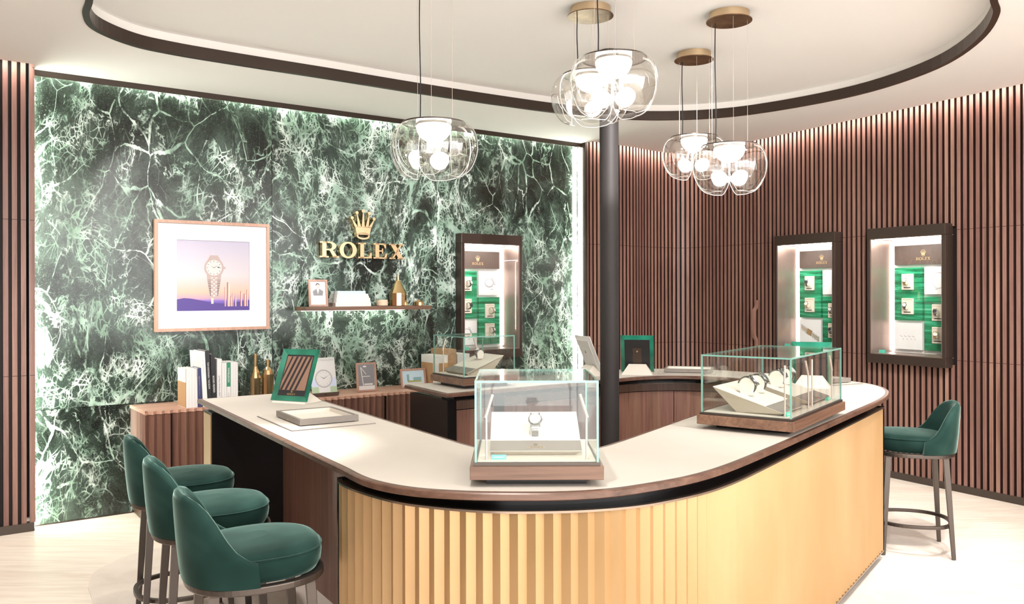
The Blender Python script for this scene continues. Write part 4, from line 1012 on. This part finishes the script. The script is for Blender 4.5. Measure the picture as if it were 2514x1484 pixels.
mb = MB(); mb.M = T; disc(mb, 0, .105, .058, -.0012); mb.b2(-.045, .045, -.0008, -.0004, .003, .06); mb.b2(-.042, .042, -.0008, -.0004, .155, .205); mb.build('printed_dial', M['white'], cov, fix=False)
mb = MB(); mb.M = T
for k in range(12):
    a = PI/6*k; mb.box((.048*math.sin(a), -.0016, .105+.048*math.cos(a)), (.003, .0006, .003))
mb.add([(0, -.0018, .103), (-.032, -.0018, .125), (0, -.0018, .108)], [(0, 1, 2)]); mb.add([(0, -.0018, .103), (.04, -.0018, .128), (0, -.0018, .108)], [(0, 1, 2)]); mb.build('printed_markings', M['darkp'], cov, fix=False)
o = text('ROLEX MAGAZINE', .0215, M['greyp'], cov, (0, 0, 0)); o.matrix_local = T @ Matrix.Translation((0, -.0006, .243)) @ Matrix.Rotation(PI/2, 4, 'X')
# small frames
def small_frame(t_, p, rz, W, H, label, lean, group=None, z=ZK, cat='picture'):
    r = thing('photo_frame', Mp(t_, p, z), AM+rz, label, cat, group); b = .014
    T = Matrix.Rotation(-lean, 4, 'X'); mb = MB(); mb.M = T; x = W/2
    for q in [(-x, -x+b, 0, H), (x-b, x, 0, H), (-x+b, x-b, 0, b), (-x+b, x-b, H-b, H)]: mb.b2(q[0], q[1], -.012, .004, q[2], q[3])
    mb.build('frame', M['frame_wood'], r)
    mb = MB(); mb.M = T; mb.b2(-x+b-.002, x-b+.002, -.003, .002, b-.002, H-b+.002); pp_ = mb.build('mount', M['white'], r)
    mb = MB(); mb.hexa([(-.012, .0, .0), (.012, .0, .0), (.012, math.sin(lean)*H+.05, 0), (-.012, math.sin(lean)*H+.05, 0)], [(-.012, math.sin(lean)*H*.6, H*.55), (.012, math.sin(lean)*H*.6, H*.55), (.012, math.sin(lean)*H*.6+.004, H*.55), (-.012, math.sin(lean)*H*.6+.004, H*.55)]); mb.build('easel_leg', M['blackc'], r)
    return r, pp_, T
r, pm_, T = small_frame(2.205, .26, -.05, .165, .225, 'upright walnut photo frame with a monochrome sailing photo on the low cabinet', .14)
def lay_(par, T, name, m_, fn):
    mb = MB(); mb.M = T; fn(mb); mb.build(name, m_, par, fix=False)
M['gph'] = mat('grey_photo', (.22, .22, .235), .35)
lay_(pm_, T, 'grey_photo', M['gph'], lambda mb: rect(mb, -.066, .066, .045, .209, -.0034))
def mast(mb):
    mb.add([(-.03, -.0038, .045), (-.024, -.0038, .045), (-.040, -.0038, .19), (-.046, -.0038, .19)], [(0, 1, 2, 3)]); rect(mb, -.03, .03, .115, .120, -.0038)
    mb.add([(-.046, -.0038, .19), (-.043, -.0038, .193), (.0, -.0038, .135), (-.003, -.0038, .132)], [(0, 1, 2, 3)]); disc(mb, -.01, .195, .016, -.0038, 10, .007); rect(mb, -.02, .05, .05, .062, -.0038)
lay_(pm_, T, 'printed_mast', M['white'], mast)
r, pm_, T = small_frame(2.625, .25, -.1, .22, .155, 'landscape walnut photo frame with a glass tower photo, leaning by the rear counter', .2)
lay_(pm_, T, 'printed_sky', M['lightblue'], lambda mb: rect(mb, -.09, .09, .04, .135, -.0034))
lay_(pm_, T, 'printed_towers', mat('glass_tower_print', (.22, .42, .48), .3), lambda mb: (rect(mb, -.055, -.035, .055, .11, -.0038), rect(mb, .0, .07, .058, .085, -.0038)))
lay_(pm_, T, 'printed_trees', mat('trees_print', (.42, .42, .14), .5), lambda mb: rect(mb, -.05, .07, .045, .060, -.0038))
# boxes / binders behind the rear glass case
def cabbox(name, t0, t1, p, d, h, m_, label, cat='box'):
    o = MB().b2(0, t1-t0, 0, d, 0, h).build(name, m_); o.location = Mp(t0, p, ZK); o.rotation_euler.z = AM; return tag(o, label, cat, 'boxes and folders behind the rear glass case')
o = thing('slipcase', Mp(2.745, .40, ZK), AM, 'white slipcase with a brown board front behind the rear glass case', 'box', 'boxes and folders behind the rear glass case')
MB().b2(0, .11, 0, .24, 0, .262).build('shell', M['white'], o); MB().b2(.0, .112, -.002, 0, 0, .0) if False else None
MB().b2(-.002, 0, .05, .235, .005, .20).build('board_insert', M['board'], o); MB().b2(.025, .11, -.002, 0, .004, .20).build('board_front', M['board'], o)
cabbox('cardboard_folder', 2.86, 2.96, .36, .24, .305, M['board'], 'tall brown cardboard folder behind the rear glass case')
cabbox('white_binder', 2.97, 3.03, .36, .24, .262, M['paper'], 'white binder standing right of the cardboard folder', 'binder')
cabbox('white_binder', 3.04, 3.09, .36, .24, .262, M['white'], 'rightmost white binder behind the rear glass case', 'binder')

# ------------------------------------------------------------------ floating shelf
sh = thing('floating_shelf', Mp(1.722, 0, 1.372), AM, 'floating walnut shelf with light beneath on the marble', 'shelf')
MB().b2(0, 1.085, -.225, -.001, 0, .03).build('board', M['walnut_h'], sh, bevel=.001)
MB().b2(.04, .93, -.05, -.035, -.004, -.0005).build('light_strip', M['ledg'], sh)
ZS = 1.4022
r, pm_, T = small_frame(1.862, .13, -.04, .150, .208, 'walnut-framed portrait of a man in a dark suit on the floating shelf', .10, None, ZS)
lay_(pm_, T, 'printed_suit', M['gph'], lambda mb: mb.add([(-.036, -.0034, .085), (.036, -.0034, .085), (.042, -.0034, .118), (.012, -.0034, .138), (-.012, -.0034, .138), (-.042, -.0034, .118)], [(0, 1, 2, 3, 4, 5)]))
lay_(pm_, T, 'printed_shirt', M['white'], lambda mb: mb.add([(0, -.0038, .095), (.011, -.0038, .137), (-.011, -.0038, .137)], [(0, 1, 2)]))
lay_(pm_, T, 'printed_face', mat('portrait_grey', (.55, .52, .52), .5), lambda mb: disc(mb, 0, .154, .0145, -.0040, 20, .02))
lay_(pm_, T, 'printed_hair', M['darkp'], lambda mb: (disc(mb, -.001, .167, .0155, -.0037, 20, .014)))
hb = [(.031, .30, 'thick white book at the bottom of the shelf stack', 0), (.034, .285, 'cream-edged book second from the bottom of the shelf stack', .01), (.016, .27, 'white book third from the bottom of the shelf stack', .015), (.016, .262, 'white book just under the blue one in the shelf stack', .018), (.022, .235, 'book with pale blue spine on top of the shelf stack', .022)]
z = ZS
for k, (h_, w_, lb_, dx) in enumerate(hb):
    r = thing('book', Mp(1.972+dx, .20-dx*.5, z), AM, lb_, 'book', 'books lying stacked on the floating shelf')
    mb = MB(); d_ = .185-dx*2; c_ = .002
    mb.b2(0, w_, 0, d_, 0, c_); mb.b2(0, w_, 0, d_, h_-c_, h_); mb.b2(0, w_, 0, c_, c_, h_-c_); cv = mb.build('cover', M['white'] if k < 4 else M['lightblue'], r)
    MB().b2(.003, w_-.003, c_, d_-.003, c_, h_-c_).build('pages', M['paper'] if k else M['inkp'], r)
    z += h_+.0003
o = MB().lathe([(.040, 0), (.046, .004), (.046, .036), (.044, .038), (.044, .050), (.040, .050), (.039, .044), (0.001, .043)], 36, True).build('candle', M['candle'], smooth=True); o.location = Mp(2.41, .12, ZS); tag(o, 'beige round candle in a bowl beside the gold bottle on the shelf', 'candle')
o = MB().lathe([(.068, 0), (.070, .003), (.070, .103), (.020, .205), (.012, .212), (.012, .25)], 12).build('gold_bottle', M['gold']); o.location = Mp(2.552, .12, ZS); tag(o, 'faceted gold bottle with a conical shoulder on the floating shelf', 'bottle')
r = thing('gold_box', Mp(2.752, .11, ZS), AM, 'small domed gold box at the right end of the shelf', 'box')
MB().lathe([(.037, 0), (.039, .002), (.039, .026)], 12).build('body', M['goldbox'], r); MB().lathe([(.043, .026), (.044, .029), (.030, .037), (.006, .041)], 12).build('lid', M['goldbox'], r)
MB().tube([(-.012, 0, .04), (0, 0, .046), (.012, 0, .04)], .003, 8).build('knob', M['goldbox'], r)

# ------------------------------------------------------------------ stools
def interp(x, P):
    for (a, b), (c_, d) in zip(P[:-1], P[1:]):
        if x <= c_: return b+(d-b)*(x-a)/(c_-a)
    return P[-1][1]
def make_stool(label):
    r = thing('bar_stool', (0, 0, 0), 0, label, 'stool', 'green velvet bar stools')   # faces local +x
    def se(a, rx, ry, e=2.4):
        c_, s_ = math.cos(a), math.sin(a); return (math.copysign(abs(c_)**(2/e), c_)*rx, math.copysign(abs(s_)**(2/e), s_)*ry)
    prof = [(.80, .583), (.93, .590), (.985, .612), (1.0, .640), (.985, .662), (.93, .676), (.80, .684), (.5, .690), (.2, .693)]
    mb = MB(); g = []; nA = 48
    for k in range(nA):
        a = 2*PI*k/nA; row = []
        for (s_, z) in prof:
            x, y = se(a, .215, .205); row.append((x*s_, y*s_, z+(.004*math.cos(a) if z > .66 else 0)))
        g.append(row)
    mb.grid(g, True); top = [(x_[-1][0], x_[-1][1], x_[-1][2]) for x_ in g]; n0 = len(mb.v); mb.add(top, [tuple(range(nA))]); bot = [x_[0] for x_ in g]; mb.add(bot, [tuple(range(nA))[::-1]])
    st = mb.build('seat', M['velvet'], r, smooth='all')
    mb = MB(); ring_ = [(*se(2*PI*k/60, .2135, .2035), .664) for k in range(61)]; mb.tube(ring_, .0022, 6); mb.build('piping', M['velvet'], st, smooth='all')
    # backrest shell
    mb = MB(); g = []; nA = 56
    for k in range(nA+1):
        u = -1+2*k/nA; a = PI+u*math.radians(86)
        hh = interp(abs(u), [(0, .868), (.25, .864), (.42, .850), (.55, .822), (.65, .780), (.74, .730), (.82, .695), (.91, .672), (1, .655)])
        hh = max(hh, .655)
        ox, oy = se(a, .229, .219, 2.3); ix, iy = se(a, .196, .186, 2.3); lean = .020
        row = []; zb = .585
        for (q, zf) in ((1, 0), (1.01, .12), (1.015, .4), (1.01, .7), (1.0, .90), (.975, .975)):
            z = zb+(hh-zb)*zf; sh_ = -lean*(z-zb)/.28*1.3; row.append((ox*q+sh_, oy*q*(1-.10*max(0, (z-.68)/.19)), z))
        mx, my = (ox+ix)/2, (oy+iy)/2; row.append((mx-lean*(hh-zb)/.28*1.3, my*(1-.10*max(0, (hh-.68)/.19)), hh+.002))
        for (q, zf) in ((1.02, .975), (1.0, .90), (1.0, .7), (1.0, .4), (1.0, 0)):
            z = zb+(hh-zb)*zf; sh_ = -lean*(z-zb)/.28*1.3; row.append((ix*q+sh_, iy*q*(1-.10*max(0, (z-.68)/.19)), z))
        g.append(row)
    mb.grid(g); mb.add(g[0], [tuple(range(len(g[0])))]); mb.add(g[-1], [tuple(range(len(g[-1])))[::-1]])
    mb.build('backrest', M['velvet'], r, smooth='all')
    mb = MB(); 
    o_ = [(se(2*PI*k/60, .222, .212)) for k in range(60)]; i_ = [(p[0]*.86, p[1]*.86) for p in o_]
    mb.ring(o_, i_, .562, .585, 'xy'); mb.build('seat_ring', M['bronze'], r, bevel=.004)
    for sx in (-1, 1):
        for sy in (-1, 1):
            top = (sx*.150, sy*.145); ft = (sx*.182, sy*.180)
            P = [(top[0]*.97, top[1]*.97, .578), (top[0], top[1], .555), (top[0]+(ft[0]-top[0])*.35, top[1]+(ft[1]-top[1])*.35, .37), (ft[0], ft[1], .004)]
            mb = MB(); hw = [.022, .0155, .0145, .0105]
            g = [[(p[0]-w_, p[1]-w_*.8, p[2]), (p[0]+w_, p[1]-w_*.8, p[2]), (p[0]+w_, p[1]+w_*.8, p[2]), (p[0]-w_, p[1]+w_*.8, p[2]), (p[0]-w_, p[1]-w_*.8, p[2])] for p, w_ in zip(P, hw)]
            mb.grid(g); mb.add(g[0][:4], [(0, 1, 2, 3)]); mb.add(g[-1][:4], [(3, 2, 1, 0)])
            mb.build('leg', M['bronze'], r, bevel=.002)
    mb = MB(); o_ = [se(2*PI*k/60, .212, .205) for k in range(60)]; i_ = [(p[0]*.90, p[1]*.90) for p in o_]
    mb.ring(o_, i_, .165, .183, 'xy'); mb.build('foot_ring', M['bronze'], r, bevel=.003)
    return r
s0 = make_stool('green velvet bar stool nearest the camera at the left counter arm')
aF = math.atan2(.47, .88)
for k, (x, y, a, lb_) in enumerate([(-.862, 2.80, aF, None), (-1.193, 3.33, aF, 'green velvet bar stool in the middle of the three on the left'), (-1.495, 3.82, aF, 'farthest of the three green velvet bar stools on the left'), (2.334, 4.905, math.atan2(.26, -.966), 'lone green velvet bar stool at the right end of the counter')]):
    o = s0 if k == 0 else copy_tree(s0)
    o.location = (x, y, .004); o.rotation_euler.z = a
    if lb_: o['label'] = lb_

# ------------------------------------------------------------------ pendants
def make_pendant(label):
    r = thing('glass_pendant_lamp', (0, 0, 0), 0, label, 'pendant lamp', 'clear glass pendant lamps')   # origin: centre of glass top
    prof = [(.148, .0), (.180, -.012), (.205, -.045), (.2165, -.095), (.215, -.14), (.200, -.19), (.178, -.228), (.150, -.252), (.118, -.262)]
    prof = cr(prof, 3)
    for k in range(4):
        ph0 = PI/4+PI/2*k; mb = MB(); g = []; nU = 22
        for i in range(nU+1):
            u = -1+2*i/nU; row = []
            for j, (rr, z) in enumerate(prof):
                v = j/(len(prof)-1); w_ = math.radians(41+5*math.sin(PI*v)-19*(max(0, v-.5)/.5)**1.6)
                a = ph0+u*w_; row.append((rr*(1-.09*u*u)*math.cos(a), rr*(1-.09*u*u)*math.sin(a), z))
            g.append(row)
        mb.grid(g); o = mb.build('glass_petal', M['lamp_glass'], r, smooth='all')
        e = MB(); ed_ = g[0]+[x_[-1] for x_ in g]+g[-1][::-1]
        e.tube(ed_, .0019, 6); e.build('petal_rim', M['lamp_rim'], o, smooth='all')
    MB().lathe([(.150, -.004), (.150, .0)], 40).build('top_disc', M['lamp_glass'], r)
    MB().ring(ell(0, 0, .154, .154, n=48), ell(0, 0, .149, .149, n=48), -.003, .003, 'xy').build('top_rim', M['bronze'], r)
    mb = MB(); mb.lathe([(.085*math.cos(t), -.014-.078*math.sin(t)) for t in [PI/2*k/10 for k in range(10)]]+[(.002, -.092)], 32); mb.build('lit_dome', M['dome'], r, smooth='all')
    MB().lathe([(.083, -.0145), (.083, -.006), (.03, -.004)], 32).build('lamp_housing', M['ceil2'], r)
    return r
M['lamp_rim'] = mat('lamp_glass_rim', (.80, .77, .73), .1, .2)
def canopy(x, y, label, rot):
    r = thing('ceiling_rose', (x, y, ZI), rot, label, 'ceiling rose', 'brass ceiling roses')
    MB().lathe([(.110, -.045), (.110, 0)], 48).build('brass_drum', M['brass'], r, smooth=True)
    MB().lathe([(.125, -.050), (.125, -.045)], 48).build('bottom_disc', M['brassd'], r, smooth=True); return r
PN = [(-.377, 4.07, 2.325, .5, 'clear glass pendant lamp hanging before the marble, leftmost of all'),
      (.475, 3.90, 2.590, -.10, 'largest-looking clear glass pendant lamp, in front of the column'),
      (.432, 4.58, 2.690, .5, 'clear glass pendant lamp mostly hidden behind the one before the column'),
      (1.185, 5.45, 2.510, -.15, 'clear glass pendant lamp behind the rightmost one'),
      (1.212, 4.67, 2.318, -.25, 'rightmost clear glass pendant lamp, lowest before the slats')]
pend = [make_pendant(PN[0][4])]
for _ in PN[1:]: pend.append(copy_tree(pend[0]))
for k, (x, y, z, a, lb_) in enumerate(PN):
    o = pend[k]
    o.location = (x, y, z); o.rotation_euler.z = a; o['label'] = lb_
    zt = ZI-.050-z
    w_ = MB(); 
    cang = 0
    for t in (2.6, -.35, -1.6): w_.tube([(.098*math.cos(t-a), .098*math.sin(t-a), .001), (.098*math.cos(t-a), .098*math.sin(t-a), zt)], .0009, 5)
    w_.build('suspension_wire', M['wire'], o)
    ca = 2.75-a; cx_, cy_ = .075*math.cos(ca), .075*math.sin(ca)
    MB().tube(cr([(cx_, cy_, -.004), (cx_+.002, cy_, zt*.3), (cx_-.003, cy_, zt*.7), (cx_-.001, cy_, zt)], 6), .0030, 8).build('power_cord', M['cord'], o)
    canopy(x, y, 'brass ceiling rose of the pendant '+('before the marble', 'in front of the column', 'half hidden by the column pendant', 'at the back right', 'at the far right')[k], a)
